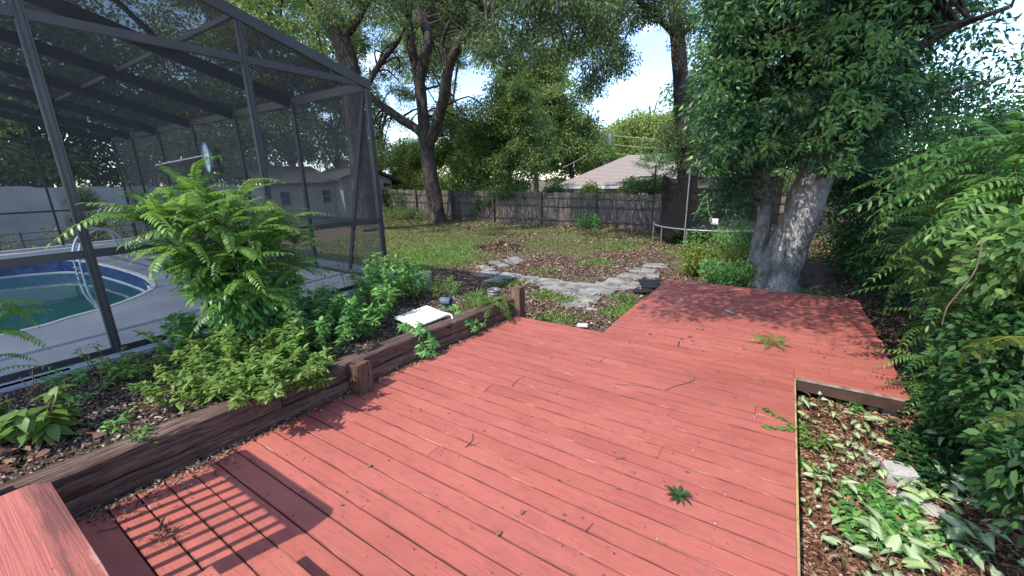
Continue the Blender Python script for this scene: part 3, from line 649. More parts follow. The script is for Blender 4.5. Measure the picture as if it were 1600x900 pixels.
# ------------------------------------------------------------------ pale wall behind the pool
pw = thing('privacy_wall', 'long pale grey panel wall behind the pool enclosure', 'wall', (-23, 0, -.3))
y = -14.
while y < 10.6:
    t = y/11; zt = 2.08-.05*max(0, t)*5
    mb = MB(); mb.box((-23.05, y+.06, -.3), (-22.99, y+2.36, zt-.05)); mb.build('panel', MT['privacy'], pw)
    mb = MB(); mb.box((-23.08, y-.055, -.3), (-22.96, y+.055, zt+.06), .01); mb.build('post', MT['privacy'], pw)
    mb = MB(); mb.box((-23.06, y+.06, zt-.048), (-22.975, y+2.36, zt)); mb.build('top_rail', MT['privacy'], pw)
    y += 2.42
pts = []; 
for k in range(9): a = PI/2*k/8; pts.append((3.0+.75*math.sin(a), 1.32+.75*math.cos(a)))
pts = [(-4, -.3), (-4, 2.07)]+pts+[(3.75, -.3)]
mb = MB(); n = len(pts); mb.add([(-22.2, a, b) for a, b in pts]+[(-22.3, a, b) for a, b in pts], [tuple(range(n)), tuple(range(2*n-1, n-1, -1))]+[(i, i+n, (i+1) % n+n, (i+1) % n) for i in range(n)])
o = mb.build('rounded_panel', MT['privacy'], None, origin=(-22.2, 0, -.3)); tag(o, 'pale panel with a rounded upper corner in front of the grey wall, beyond the pool', 'panel')
# low wire rail in the weeds
lr = thing('low_garden_fence', 'low dark wire garden fence in the weeds beyond the pool', 'fence', (-20.6, 0, 0))
for k in range(12): mb = MB(); yy = -6+k*1.4; mb.tube([(-20.6, yy, -.3), (-20.6, yy, .62)], .02, 5); mb.build('stake', AI, lr)
for z in (.35, .58): mb = MB(); mb.tube([(-20.6, -6, z), (-20.6, 9.4, z)], .012, 5); mb.build('wire', AI, lr)
# ------------------------------------------------------------------ shed at the left end of the back fence
shed = thing('garden_building', 'cream sided outbuilding with dark roof seen partly through the screen', 'building', (-24, 15, -.3))
def siding(x, y0, y1, z0, z1, step=.16):
    z = z0; 
    while z < z1-.02:
        zz = min(z+step, z1); mb = MB(); mb.add([(x+.022, y0, z), (x+.022, y1, z), (x+.004, y1, zz), (x+.004, y0, zz), (x-.02, y0, z), (x-.02, y1, z)], [(0, 1, 2, 3), (0, 4, 5, 1)]); mb.build('siding_board', MT['siding'], shed); z += step
siding(-22.7, 11.6, 15.3, -.3, 1.95); siding(-21.9, 15.35, 19.0, -.3, 2.25)
mb = MB(); mb.box((-27, 11.62, -.3), (-22.73, 18.9, 1.9)); mb.box((-22.71, 15.36, -.3), (-21.93, 18.98, 2.2)); mb.build('wall_body', MT['siding'], shed)
def roofp(P, nm='roof', m=None):
    mb = MB(); n = len(P); mb.add([tuple(p) for p in P]+[(p[0], p[1], p[2]-.12) for p in P], [tuple(range(n)), tuple(range(2*n-1, n-1, -1))]+[(i, i+n, (i+1) % n+n, (i+1) % n) for i in range(n)])
    return mb.build(nm, m or MT['darkroof'], shed)
roofp([(-22.35, 11.2, 1.98), (-22.35, 15.4, 1.98), (-25, 15.4, 2.95), (-25, 11.2, 2.95)])
roofp([(-21.4, 19.7, 1.85), (-25.4, 19.7, 1.85), (-25.4, 17.2, 2.85), (-21.4, 17.2, 2.85)]); roofp([(-21.4, 17.19, 2.85), (-25.4, 17.19, 2.85), (-25.4, 14.9, 2.2), (-21.4, 14.9, 2.2)])
mb = MB(); mb.add([(-21.95, 15.35, 2.2), (-21.95, 19, 2.0), (-21.95, 17.2, 2.73)], [(0, 1, 2)]); mb.build('gable', MT['siding'], shed)
for y0, y1 in ((11.95, 12.6), (14.4, 15.05)):
    mb = MB(); mb.box((-22.67, y0, .75), (-22.63, y1, 1.6)); w_ = mb.build('window', MT['siding'], shed)
    mb = MB(); mb.box((-22.629, y0+.07, .82), (-22.622, y1-.07, 1.16)); mb.box((-22.629, y0+.07, 1.2), (-22.622, y1-.07, 1.53)); mb.build('pane', MT['glassdark'], w_)
mb = MB(); mb.box((-22.67, 13.0, -.28), (-22.63, 14.0, 1.75)); d_o = mb.build('door', MT['siding'], shed)
mb = MB(); mb.box((-22.629, 13.49, -.25), (-22.62, 13.51, 1.7)); mb.build('door_gap', MT['glassdark'], d_o)
lamp = MB(); lamp.box((-21.87, 18.35, 1.7), (-21.72, 18.45, 1.85)); lamp.tube([(-21.72, 18.3, 1.78), (-21.55, 18.2, 1.68)], [.05, .075], 8); lamp.tube([(-21.72, 18.5, 1.78), (-21.55, 18.6, 1.68)], [.05, .075], 8); lamp.build('flood_light', MT['black'], shed)
nb = thing('neighbour_roof', 'white gable end of a neighbour roof above the outbuilding eave', 'house', (-33, 30, 0))
mb = MB(); mb.add([(-32, 26, 1.5), (-30, 32, 1.5), (-31, 29, 3.6), (-36, 28, 1.5), (-34, 33.5, 1.5), (-35, 30.5, 3.6)], [(0, 1, 2), (3, 5, 4), (0, 2, 5, 3), (1, 4, 5, 2)]); mb.build('roof', MT['white'], nb)
mb = MB(); mb.add([(-32.1, 26.4, -.3), (-30.4, 31.6, -.3), (-30.4, 31.6, 1.6), (-32.1, 26.4, 1.6)], [(0, 1, 2, 3)]); mb.build('wall', MT['siding'], nb)
# ------------------------------------------------------------------ back fence
YF = 18.0
fe = thing('wooden_fence', 'long weathered grey brown wooden fence across the back of the yard', 'fence', (-11, YF, -.3))
def ftop(x): return 1.45-(x+20.8)/16.1*.25
pk = []
for v in range(4):
    mb = MB(); w = .066+.002*v; mb.box((-w, 0, 0), (w, .018, 1), .0); q = mb; me = bpy.data.meshes.new('picket'); me.from_pydata(q.V, [], q.F); me.materials.append(MT['picket']); pk.append(me)
x = -21.6; npk = 0
while x < 6.0:
    h = ftop(x)+.3+U(-.03, .02); m = Matrix.Translation((x, YF+U(-.006, .006), -.3)) @ Matrix.Rotation(U(-.012, .012), 4, 'Y') @ Matrix.Diagonal((1, 1, h, 1))
    put('picket', random.choice(pk), fe, m); x += .143; npk += 1
px_ = [-21.5+2.86*k for k in range(10)]
for x in px_:
    mb = MB(); mb.box((x-.05, YF-.14, -.3), (x+.05, YF-.05, ftop(x)+U(-.03, .03)), .006); mb.build('fence_post', MT['rail'], fe)
for x in px_[:-1]:
    for t in (.18, .60, .86):
        z0 = -.3+t*(ftop(x)+.3); z1 = -.3+t*(ftop(x+2.86)+.3)+U(-.02, .02); mb = MB(); mb.bar((x+.01, YF-.025, z0), (x+2.85, YF-.025, z1), .04, .085); mb.build('fence_rail', MT['rail'], fe)
# ------------------------------------------------------------------ house beyond the fence
hs = thing('neighbour_house', 'low neighbour house with a pinkish shingled hip roof beyond the fence', 'house', (-10, 33, -.3))
zE = 1.42
eL = aty(866, 291, 30); eR = Vector((-3.2, 30, eL.z)); rl = aty(980, 243, 34); rr = Vector((-4.8, 34, rl.z))
# the near hip slope as courses of shingles
nc = 22; mbv = None
for k in range(nc):
    t0 = k/nc; t1 = (k+1)/nc; a = eL.lerp(rl, t0); b = eR.lerp(rr, t0); c = eR.lerp(rr, t1); d = eL.lerp(rl, t1); u = Vector((0, -.01, .028))
    mb = MB(); mb.add([a+u, b+u, c+u*.1, d+u*.1, a-u, b-u], [(0, 1, 2, 3), (4, 5, 1, 0)]); mb.build('shingle_course', MT['pinkroof'], hs)
mb = MB(); bl = Vector((eL.x, 38, eL.z)); br = Vector((eR.x, 38, eR.z)); mb.add([eL, bl, rl, br, rr, eR], [(0, 2, 1), (1, 2, 4, 3), (3, 4, 5)]); mb.build('roof', MT['pinkroof'], hs)
mb = MB(); mb.box((eL.x-.02, 29.96, eL.z-.2), (eR.x, 30.02, eL.z-.02)); mb.build('fascia', MT['white'], hs)
mb = MB(); mb.box((eL.x+.7, 30.7, -.3), (eR.x, 37.5, eL.z-.1)); mb.build('wall', MT['stucco'], hs)
for x in (-12.9, -9.8, -8.4): 
    mb = MB(); mb.box((x, 30.66, .2), (x+1.0, 30.69, 1.15)); mb.build('window', MT['glassdark'], hs)
for x in (-14.0, -13.3, -9.0): mb = MB(); mb.box((x, 30.25, -.3), (x+.5, 30.6, eL.z-.2)); mb.build('column', MT['white'], hs)
# utility pole and lines
pl_ = thing('utility_pole', 'pale utility pole with a transformer above the pinkish roof', 'utility pole', (-16.2, 42, -.3))
pb = aty(945, 262, 42); pt = aty(945, 208, 42)
mb = MB(); mb.tube([(pb.x, 42, -.3), (pt.x, 42, pt.z)], .13, 8); mb.build('pole', MT['poleconc'], pl_)
mb = MB(); a = aty(951, 224, 41.7); mb.tube([a, a+Vector((0, 0, .9))], .24, 10); mb.build('transformer', MT['poleconc'], pl_)
for k, (a, b, sag) in enumerate((((600, 250, 60), (945, 210, 42), .5), ((945, 210, 42), (1400, 208, 30), .5), ((945, 224, 42), (1400, 222, 30), .5), ((800, 236, 44), (945, 224, 42), .2), ((880, 262, 30), (945, 224, 42), .1), ((945, 238, 42), (1300, 240, 30), .4))):
    p, q = aty(*a), aty(*b); P = [p.lerp(q, t/8)-Vector((0, 0, sag*4*(t/8)*(1-t/8))) for t in range(9)]; mb = MB(); mb.tube(P, .018, 4, False); mb.build('power_line', MT['poleconc'], pl_)
# ------------------------------------------------------------------ trampoline
TC = Vector((-1.95, 15.35, 0)); TR = 1.92; TZ = .33
tr = thing('trampoline', 'round backyard trampoline with sagging black safety net in front of the back fence', 'trampoline', (TC.x, TC.y, -.28))
def circ(r, z, n=33, sag=0, ph=0): return [Vector((TC.x+r*math.cos(2*PI*k/(n-1)+ph), TC.y+r*math.sin(2*PI*k/(n-1)+ph), z-sag*abs(math.sin(PI*3*k/(n-1))))) for k in range(n)]
mb = MB(); mb.tube(circ(TR, TZ), .028, 6, False); mb.build('frame_ring', MT['galv'], tr)
mb = MB(); n = 32; V = [(TC.x, TC.y, TZ-.10)]; Fc = []
for j, (r, z) in enumerate(((.6, TZ-.09), (1.2, TZ-.05), (1.62, TZ-.01))): V += [(TC.x+r*math.cos(2*PI*k/n), TC.y+r*math.sin(2*PI*k/n), z) for k in range(n)]
for k in range(n): Fc.append((0, 1+k, 1+(k+1) % n))
for j in range(2):
    for k in range(n): a = 1+j*n+k; b = 1+j*n+(k+1) % n; Fc.append((a, a+n, b+n, b))
mb.add(V, Fc); mb.build('jumping_mat', MT['black'], tr)
mb = MB(); V = []; 
for r, z in ((1.63, TZ-.005), (1.90, TZ+.03), (1.96, TZ-.12-.0)): V += [(TC.x+r*math.cos(2*PI*k/n), TC.y+r*math.sin(2*PI*k/n), z-(.12*abs(math.sin(k*.9)) if r > 1.95 else 0)) for k in range(n)]
mb.add(V[:n*2], [(k, k+n, (k+1) % n+n, (k+1) % n) for k in range(n)]); mb.build('edge_pad', MT['black'], tr)
mb = MB(); V = [(TC.x+1.9*math.cos(a), TC.y+1.9*math.sin(a), TZ-.02) for a in np.linspace(PI*.95, PI*1.32, 10)]+[(TC.x+1.8*math.cos(a), TC.y+1.8*math.sin(a), TZ-.30-.06*math.sin(i)) for i, a in enumerate(np.linspace(PI*.95, PI*1.32, 10))]
mb.add(V, [(k, k+1, k+11, k+10) for k in range(9)]); mb.build('drooping_pad_flap', MT['black'], tr)
for a in (200, 225, 255, 290, 320, 20, 70, 120, 160):
    r = math.radians(a); p = Vector((TC.x+TR*math.cos(r), TC.y+TR*math.sin(r), 0)); mb = MB(); mb.tube([(p.x, p.y, TZ), (p.x, p.y, -.28)], .021, 6); mb.build('leg', MT['galv'], tr)
poles = [(198, 2.3, 0), (254, 2.12, 0), (312, 2.0, 0), (10, 2.1, 0), (70, 2.15, 0), (130, 2.1, 0)]
for a, h, t in poles:
    r = math.radians(a); p = Vector((TC.x+(TR+.05)*math.cos(r), TC.y+(TR+.05)*math.sin(r), 0)); mb = MB(); mb.tube([(p.x, p.y, -.28), (p.x, p.y, h)], .022, 6); mb.build('net_pole', MT['galv'] if a == 254 else MT['black'], tr)
def netpan(a0, a1, z1, nm='safety_net', sag=.25):
    mb = MB(); n = 12; V = []
    for j, f in enumerate((0, .5, 1)):
        for k in range(n+1):
            t = k/n; a = math.radians(a0+(a1-a0)*t); zt = z1-sag*4*t*(1-t)*.5; r = TR-.08-.05*math.sin(t*PI); V.append((TC.x+r*math.cos(a), TC.y+r*math.sin(a), TZ+(zt-TZ)*f))
    Fc = [(j*(n+1)+k, j*(n+1)+k+1, (j+1)*(n+1)+k+1, (j+1)*(n+1)+k) for j in range(2) for k in range(n)]; mb.add(V, Fc); mb.build(nm, MT['net'], tr)
    mb = MB(); mb.tube([V[2*(n+1)+k] for k in range(n+1)], .022, 5, False); mb.build('net_hem', MT['black'], tr)
netpan(215, 254, 2.0, sag=.35); netpan(10, 70, 1.95); netpan(70, 130, 1.95); netpan(130, 165, 1.9, sag=.5)
for p, q in (((1082, 346), (1103, 303)), ((1110, 350), (1104, 303))): mb = MB(); mb.tube([aty(*p, 14.6), aty(*q, 14.9)], .018, 5); mb.build('green_strap', MT['limegreen'], tr)
o = MB().box((-.0, 0, 0), (.2, .16, .17), .02, Matrix.Translation(aty(1111, 350, 15.0)+Vector((0, 0, .0)))).build('plastic_bucket', MT['white'], None); tag(o, 'small white tub sitting on the black trampoline mat', 'tub')
# ------------------------------------------------------------------ chain link fence on the right
cl = thing('chain_link_fence', 'old chain link fence half hidden in the dark shrubs right of the deck', 'fence', (1.9, 9, -.27))
for y in (3.6, 6.5, 9.35, 12.2): mb = MB(); mb.tube([(1.85, y, -.3), (1.85, y, .95)], .03, 8); mb.build('post', MT['galv'], cl)
mb = MB(); mb.tube([(1.85, 3.6, .93), (1.85, 12.2, .93)], .02, 6); mb.build('top_rail', MT['galv'], cl)
V = []; Fc = []; k = 0
for s in (-1, 1):
    for i in range(110):
        y0 = 6.5+i*.055; 
        a = Vector((1.87, y0, -.27)); b = Vector((1.87, y0+s*1.18, .91))
        if not (6.4 < b.y < 12.3): continue
        n0 = len(V); w = .0022; V += [a+Vector((-w, 0, w)), a+Vector((w, 0, -w)), b+Vector((w, 0, -w)), b+Vector((-w, 0, w))]; Fc.append((n0, n0+1, n0+2, n0+3))
mb = MB(); mb.add(V, Fc); o = mb.build('wire_mesh', MT['galv'], cl); o['kind'] = 'stuff'
# ================================================================== TREES
def limbs(mb, P, R, n=12, rough=.14, k=5):
    S = spline(P, k); R = lin(R, len(S)); mb.tube(S, R, n, True, rough); return [(p, r) for p, r in zip(S, R)]
def twigs_to(mb, samples, C, every=1, r0=.05, droop=.15):
    if not samples: return
    SP = np.array([tuple(s[0]) for s in samples])
    for c in C[::every]:
        c = Vector(c); d = np.linalg.norm(SP-np.array(c), axis=1)+np.maximum(0, SP[:, 2]-c.z)*.3; j = int(d.argmin()); a = samples[j][0]
        if (c-a).length > 5.5 or open_sky((a+c)/2): continue
        L = (c-a).length; m = (a+c)/2+Vector((U(-.12, .12)*L, U(-.12, .12)*L, droop*L)); P = spline([a, m, c, c+(c-m).normalized()*.25-Vector((0, 0, .1))], 3)
        mb.tube(P, lin([min(samples[j][1]*.6, r0*min(1.6, .4+L*.25)), .008], len(P)), 5, False)
def pxy(p):
    d = np.array(p, float)-[0, 0, CAMH]; w = d @ _f
    return (800+F*(d @ _r)/w, 450-F*(d @ _u)/w) if w > .1 else (-9999, -9999)
def open_sky(p, far=False):   # where the crowns leave the sky open
    x, y = pxy(p)
    if 930 < x < 1062 and 45 < y < (188 if not far else 182) and not (x < 990 and y < 150-(x-930)*1.2+20): return True
    if far: return False
    for cx, cy, rx, ry in ((582, 98, 11, 14), (690, 215, 8, 26), (618, 215, 8, 10), (735, 120, 16, 22), (660, 268, 14, 14), (890, 40, 16, 14)):
        if ((x-cx)/rx)**2+((y-cy)/ry)**2 < 1: return True
    return False
def tree(name, label, limbsets, C, nleaf, rad, LW, lm, bm, cat='tree', group=None, tw=2, r0=.05, flat=.65, droop=.3, full=False, extra=None, base=None):
    p0 = base or limbsets[0][0][0]; t = thing(name, label, cat, (p0[0], p0[1], -.28), group)
    C = [c for c in C if not open_sky(c, name == 'background_tree')]
    S = []
    for i, (P, R) in enumerate(limbsets):
        mb = MB(); S += limbs(mb, P, R, 16 if i == 0 else 10); mb.build('trunk' if i == 0 else 'limb', bm, t)
    if hasattr(rad, '__len__'): rad = rad[:len(C)]
    if len(C):
        mb = MB(); twigs_to(mb, S[3:], C, tw, r0)
        if mb.V: o = mb.build('branches', MT['bark'], t); o['kind'] = 'stuff'
        leafobj('crown', clumps(C, nleaf, rad, LW[0], LW[1], flat, droop, full), lm, t)
    if extra: 
        for C2, n2, r2, LW2, lm2 in extra: leafobj('crown', clumps(C2, n2, r2, LW2[0], LW2[1], flat, droop, full), lm2, t)
    return t
def zone(x0, y0, x1, y1, Y0, Y1, n, keep=None):
    out = []
    while len(out) < n:
        px, py = U(x0, x1), U(y0, y1)
        if keep and not keep(px, py): continue
        out.append(tuple(aty(px, py, U(Y0, Y1))))
    return out
def ball(c, r, n, lo=-.6):
    out = []
    while len(out) < n:
        d = Vector((random.gauss(0, 1), random.gauss(0, 1), random.gauss(0, 1))).normalized()
        if d.z < lo: continue
        k = U(.55, 1.0); out.append((c[0]+d.x*r[0]*k, c[1]+d.y*r[1]*k, c[2]+d.z*r[2]*k))
    return out
# --- oak 1, forked, in front of the back fence
Y = 16.6
def T(px, py, dy=0): return aty(px, py, Y+dy)
def gap1(px, py):      # the open sky between the oaks
    return not (935 < px < 1052 and 62 < py < 200) and not (545 < px < 640 and 35 < py < 190 and random.random() < .35) and not (745 < px < 900 and 80 < py < 300 and random.random() < .8) and not (600 < px < 660 and 200 < py < 280)
b = T(681, 346); 
oakL = [([T(684, 352)+Vector((0, 0, -.15)), T(682, 330), T(674, 280), T(667, 235), T(664, 205)], [.60, .43, .38, .35, .33]),
        ([T(664, 225), T(655, 205), T(625, 185, -.4), T(590, 160, -1), T(570, 142, -1.5), T(552, 118, -2)], [.27, .24, .22, .19, .17, .13]),
        ([T(664, 215), T(660, 170), T(655, 125), T(648, 95, -.2), T(640, 55, -.4), T(637, 0, -.6), T(640, -70, -1)], [.32, .28, .28, .24, .21, .19, .15]),
        ([T(654, 128), T(662, 95), T(669, 60, .3), T(660, 30, .4), T(650, 0, .4), T(655, -60, .5)], [.30, .28, .25, .23, .2, .15]),
        ([T(668, 232), T(680, 200, -.2), T(692, 160, -.4), T(700, 110, -.6), T(716, 72, -.8), T(745, 38, -1.2), T(778, 0, -1.6), T(830, -60, -2)], [.30, .27, .26, .24, .2, .18, .16, .1]),
        ([T(700, 110, -.6), T(690, 75, 0), T(700, 40, 0), T(720, 0, 0)], [.12, .1, .08, .05]),
        ([T(570, 142, -1.5), T(590, 105, -1), T(618, 70, -1), T(640, 30, -1)], [.16, .14, .10, .06])]
C = zone(550, 20, 650, 190, 18, 23, 26)+zone(540, -60, 860, 130, 17.5, 22, 110, gap1)+zone(560, 60, 760, 210, 18, 22, 36, gap1)+zone(740, -40, 960, 80, 10.5, 17, 60, gap1)+zone(560, -60, 740, 10, 11, 16, 20)+zone(570, 190, 650, 260, 17, 19, 14, gap1)
C += [(U(-19, -6), U(7, 13), U(8.5, 11)) for k in range(40)]
tree('oak_tree', 'forked dark trunked oak standing in front of the wooden fence', oakL, C, 330, [U(.5, .95) for _ in C], (.115, .05), MT['oakleaf'], MT['bark'], tw=1, r0=.045, droop=.45)
# spanish moss hanging
# --- leaning trunk behind the enclosure
Y = 12.4
LL = [([T(572, 350), T(562, 250), T(556, 190), T(547, 110), T(530, 55), T(508, 0), T(490, -60)], [.52, .44, .42, .41, .39, .37, .33]),
      ([T(535, 60), T(553, 38, .2), T(570, 10, .4), T(590, -30, .6)], [.2, .17, .13, .1])]
C = zone(330, -70, 520, 120, 13.5, 19, 75)+zone(500, -70, 640, 40, 11, 16, 34, gap1)+[(U(-22, -12), U(5, 11), U(9, 12)) for k in range(36)]
tree('oak_tree', 'leaning dark tree trunk rising behind the corner of the pool enclosure', LL, C, 300, [U(.5, .9) for _ in C], (.115, .05), MT['bgleaf'], MT['bark'], tw=2, r0=.05, droop=.4)
# --- tall slim trunk behind the trampoline
Y = 19.3
LL = [([T(1078, 350), T(1072, 250), T(1066, 170), T(1062, 100), T(1056, 30), T(1050, -40), T(1046, -90)], [.42, .34, .31, .29, .27, .24, .2]),
      ([T(1060, 60), T(1020, 20, -1), T(980, -10, -2), T(930, -30, -3)], [.15, .12, .09, .06]), ([T(1060, 60), T(1100, 20, -.5), T(1150, -30, -1)], [.13, .1, .06])]
C = zone(885, -50, 985, 140, 15, 18.5, 46, lambda x, y: y < 150-abs(x-935)*1.1)+zone(985, -60, 1080, 55, 16, 20, 34)+zone(1040, 120, 1110, 260, 18, 20, 14)+[(U(-7, 2), U(9, 15), U(8.5, 11.5)) for k in range(40)]
tree('oak_tree', 'tall slim trunk rising beyond the trampoline beside the open sky', LL, C, 300, [U(.4, .8) for _ in C], (.11, .05), MT['oakleaf'], MT['bark'], tw=1, r0=.04, droop=.5)
# --- the big grey leaning trunk beyond the deck
LL = [([aty(1203, 462, 9.35), aty(1212, 432, 9.38), aty(1228, 395, 9.4), aty(1247, 350, 9.42), aty(1262, 308, 9.45), aty(1280, 255, 9.5), aty(1300, 170, 9.5), aty(1316, 80, 9.6), aty(1326, -40, 9.7), Vector((1.1, 9.9, 6.6))], [.54, .41, .345, .31, .295, .285, .27, .25, .21, .17]),
      ([aty(1180, 455, 9.5), aty(1180, 425, 9.5), aty(1186, 385, 9.55), aty(1196, 330, 9.6), aty(1188, 270, 9.6), aty(1152, 190, 9.4), aty(1128, 90, 9.3), aty(1110, -20, 9.0)], [.28, .20, .16, .14, .13, .12, .10, .08]),
      ([aty(1304, 150, 9.5), aty(1350, 120, 9.1), aty(1420, 80, 8.4), aty(1500, 40, 7.8), aty(1580, 10, 7.2)], [.12, .085, .06, .04, .02]),
      ([aty(1290, 220, 9.4), aty(1240, 170, 8.8), aty(1180, 120, 8.2), aty(1120, 100, 7.8)], [.15, .12, .09, .05]),
      ([aty(1316, 80, 9.6), Vector((.6, 8.2, 5.2)), Vector((-.2, 6, 6.0)), Vector((-.9, 4.2, 6.4))], [.2, .17, .13, .08]),
      ([aty(1300, 150, 9.5), aty(1400, 160, 9.3), aty(1490, 140, 9.0), aty(1570, 120, 8.6)], [.09, .06, .04, .02])]
def k2(px, py):
    if px > 1350 and py > 205-(px-1350)*.95: return random.random() < .04
    if px < 1130 and py < 95: return random.random() < .45
    return py < 275-abs(px-1230)*.10
C = zone(1112, -60, 1420, 250, 6.9, 9.6, 260, k2)+zone(1105, 95, 1210, 250, 7.8, 9.8, 60)+zone(1330, -60, 1560, 60, 7.4, 11, 20, k2)+zone(1125, 270, 1190, 320, 8.6, 9.4, 6)+zone(1290, 200, 1400, 300, 9.8, 12, 30)
Csp = zone(1380, 40, 1620, 205, 7.5, 9.5, 17)
def ov(xa, xb, ya, yb, za, zb, n):   # unseen part of the crown, set back toward the sun to shade the deck
    out = []
    for k in range(n): z = U(za, zb); out.append((U(xa, xb)-.245*z, U(ya, yb)-.80*z, z))
    return out
Cov = ov(-1.9, 1.6, 6.35, 9.2, 4.3, 6.4, 44)+[(U(-.2, 2.6), U(3.0, 7), U(5.0, 7)) for k in range(60)]+[(U(.6, 3.6), U(-2.2, 3.0), U(5.0, 6.2)) for k in range(16)]  # out-of-view clumps added overhead to shade far platform and shrubs at right
Cnew = zone(1110, 0, 1440, 300, 5.9, 6.6, 120, k2)
def lights_trunk(c):   # a gap in the crown that lets the sun reach the trunk
    t = (9.1-c[1])/.957*1.0; return 0 < c[2]-t*1.19 < 2.3 and abs(c[0]+t*.29-.25) < .42
C = [c for c in C if not (lights_trunk(c) and random.random() < .8)]; Cov = [c for c in Cov if not (lights_trunk(c) and random.random() < .9)]
tree('big_grey_tree', 'big leaning grey trunk with dense dark glossy foliage behind the far deck', LL, C+Cov, 200, [U(.16, .36)+U(0, .3)*random.random() for _ in C]+[U(.4, .65) for _ in Cov], (.105, .042), MT['magleaf'], MT['bark2'], tw=2, r0=.035, flat=.8, droop=.3,
     extra=[(Csp, 90, .45, (.10, .034), MT['magleaf']), (Cnew, 15, .075, (.085, .032), MT['tipleaf'])])
# --- background trees beyond the fence (own crown, own trunk)
def bgtree(label, x, y, zc, r, n, nl, lm, L=.2, tr=.22, nm='background_tree', group='trees beyond the back fence', rad=(.8, 1.4), low=-.7, full=False):
    C = ball((x, y, zc), r, n, low); C += [(a[0]*.5+x*.5, a[1]*.5+y*.5, a[2]*.55+zc*.45) for a in C[::3]]
    LL = [([Vector((x, y, -.5)), Vector((x+U(-.2, .2), y, zc*.35)), Vector((x+U(-.4, .4), y, zc*.7)), Vector((x, y, zc))], [tr*1.2, tr, tr*.8, tr*.4]),
          ([Vector((x, y, zc*.5)), Vector((x-r[0]*.4, y-.3, zc*.9)), Vector((x-r[0]*.6, y-.5, zc+r[2]*.05))], [tr*.5, tr*.35, tr*.15]), ([Vector((x, y, zc*.55)), Vector((x+r[0]*.35, y-.4, zc)), Vector((x+r[0]*.5, y, zc+r[2]*.05))], [tr*.5, tr*.35, tr*.15])]
    return tree(nm, label, LL, C, nl, [U(*rad) for _ in C], (L, L*.5), lm, MT['bark'], group=group, tw=3, r0=.05, flat=.6, droop=.35, full=full)
def pz(px, py, Yd): v = aty(px, py, Yd); return v.x, v.z
x, z = pz(795, 205, 21.5); bgtree('dense yellow green tree just beyond the fence left of the pinkish roof', x, 21.5, z, (2.8, 1.8, 3.0), 72, 330, MT['bgleaf'], .15, rad=(.6, 1.0))
x, z = pz(720, 225, 23); bgtree('bushy green tree beyond the fence just right of the forked oak trunk', x, 23, z, (2.6, 1.8, 3.0), 50, 300, MT['bgleaf'], .16, rad=(.6, 1.0))
x, z = pz(645, 258, 22); bgtree('sunlit pale green bamboo like thicket left of the forked oak trunk', x, 22, z, (2.2, 1.4, 1.7), 46, 280, MT['bglight'], .14, rad=(.5, .8))
x, z = pz(838, 150, 36); bgtree('tall hazy grey green tree behind the yellow green tree', x, 36, z, (3.8, 3, 5.6), 80, 300, MT['bglight'], .26, rad=(.9, 1.5))
x, z = pz(893, 215, 38); bgtree('mid green tree standing behind the left end of the pinkish roof', x, 38, z, (3.6, 3, 4.3), 66, 300, MT['bgleaf'], .26, rad=(.9, 1.5))
x, z = pz(960, 232, 52); bgtree('low far tree behind the roof ridge and the power lines', x, 52, z, (5, 3, 3.6), 60, 280, MT['bglight'], .34, rad=(1.2, 2))
x, z = pz(1032, 210, 46); bgtree('round pale tree at the right of the sky gap', x, 46, z, (4.4, 3, 4.6), 66, 280, MT['bglight'], .3, rad=(1.1, 1.8))
x, z = pz(1015, 165, 56); bgtree('small far treetop poking up beside the slim trunk', x, 56, z, (2.6, 2, 2.2), 26, 260, MT['bgleaf'], .34, rad=(1, 1.5))
x, z = pz(700, 60, 30); bgtree('tall tree whose leaves fill the sky behind the forked oak', x, 30, z+1, (6.5, 3, 6), 90, 260, MT['bglight'], .22, rad=(.9, 1.5))
for i, (px, Yd, zz, r) in enumerate(((1130, 24, 4.6, (3, 2, 4.6)), (1210, 26, 4.4, (3.4, 2, 4.4)))):
    x, _ = pz(px, 250, Yd); bgtree(('dark tree seen past the left side of the big grey trunk', 'dark tree hidden behind the foliage of the big grey tree')[i], x, Yd, zz, r, 50, 260, MT['bgleaf'], .2)
for i, (x, y, zz, r, lm) in enumerate(((4.5, 15, 2.2, (2.6, 2, 2.2), MT['vine']), (7.5, 13, 1.6, (2.6, 2, 2.0), MT['bgleaf']), (2.6, 19.5, 2.6, (3, 2, 2.8), MT['vine']), (9.5, 20, 1.8, (4, 2, 2.2), MT['bglight']), (3.4, 11.5, 1.5, (1.3, 1.4, 1.7), MT['vine']), (5.6, 9.5, 1.4, (1.6, 1.8, 1.9), MT['vine']))):
    bgtree(('dark bushy tree beyond the chain link fence', 'tall leafy tree at the right beyond the pinnate shrubs', 'dark tree at the back right corner of the yard', 'far green tree at the right edge', 'dark shrubby tree right of the big grey trunk', 'dark bushy shrub behind the pinnate fronds at right')[i], x, y, zz, r, 44, 300, lm, .13, .12, group='trees on the right boundary', rad=(.5, .9), low=-1)
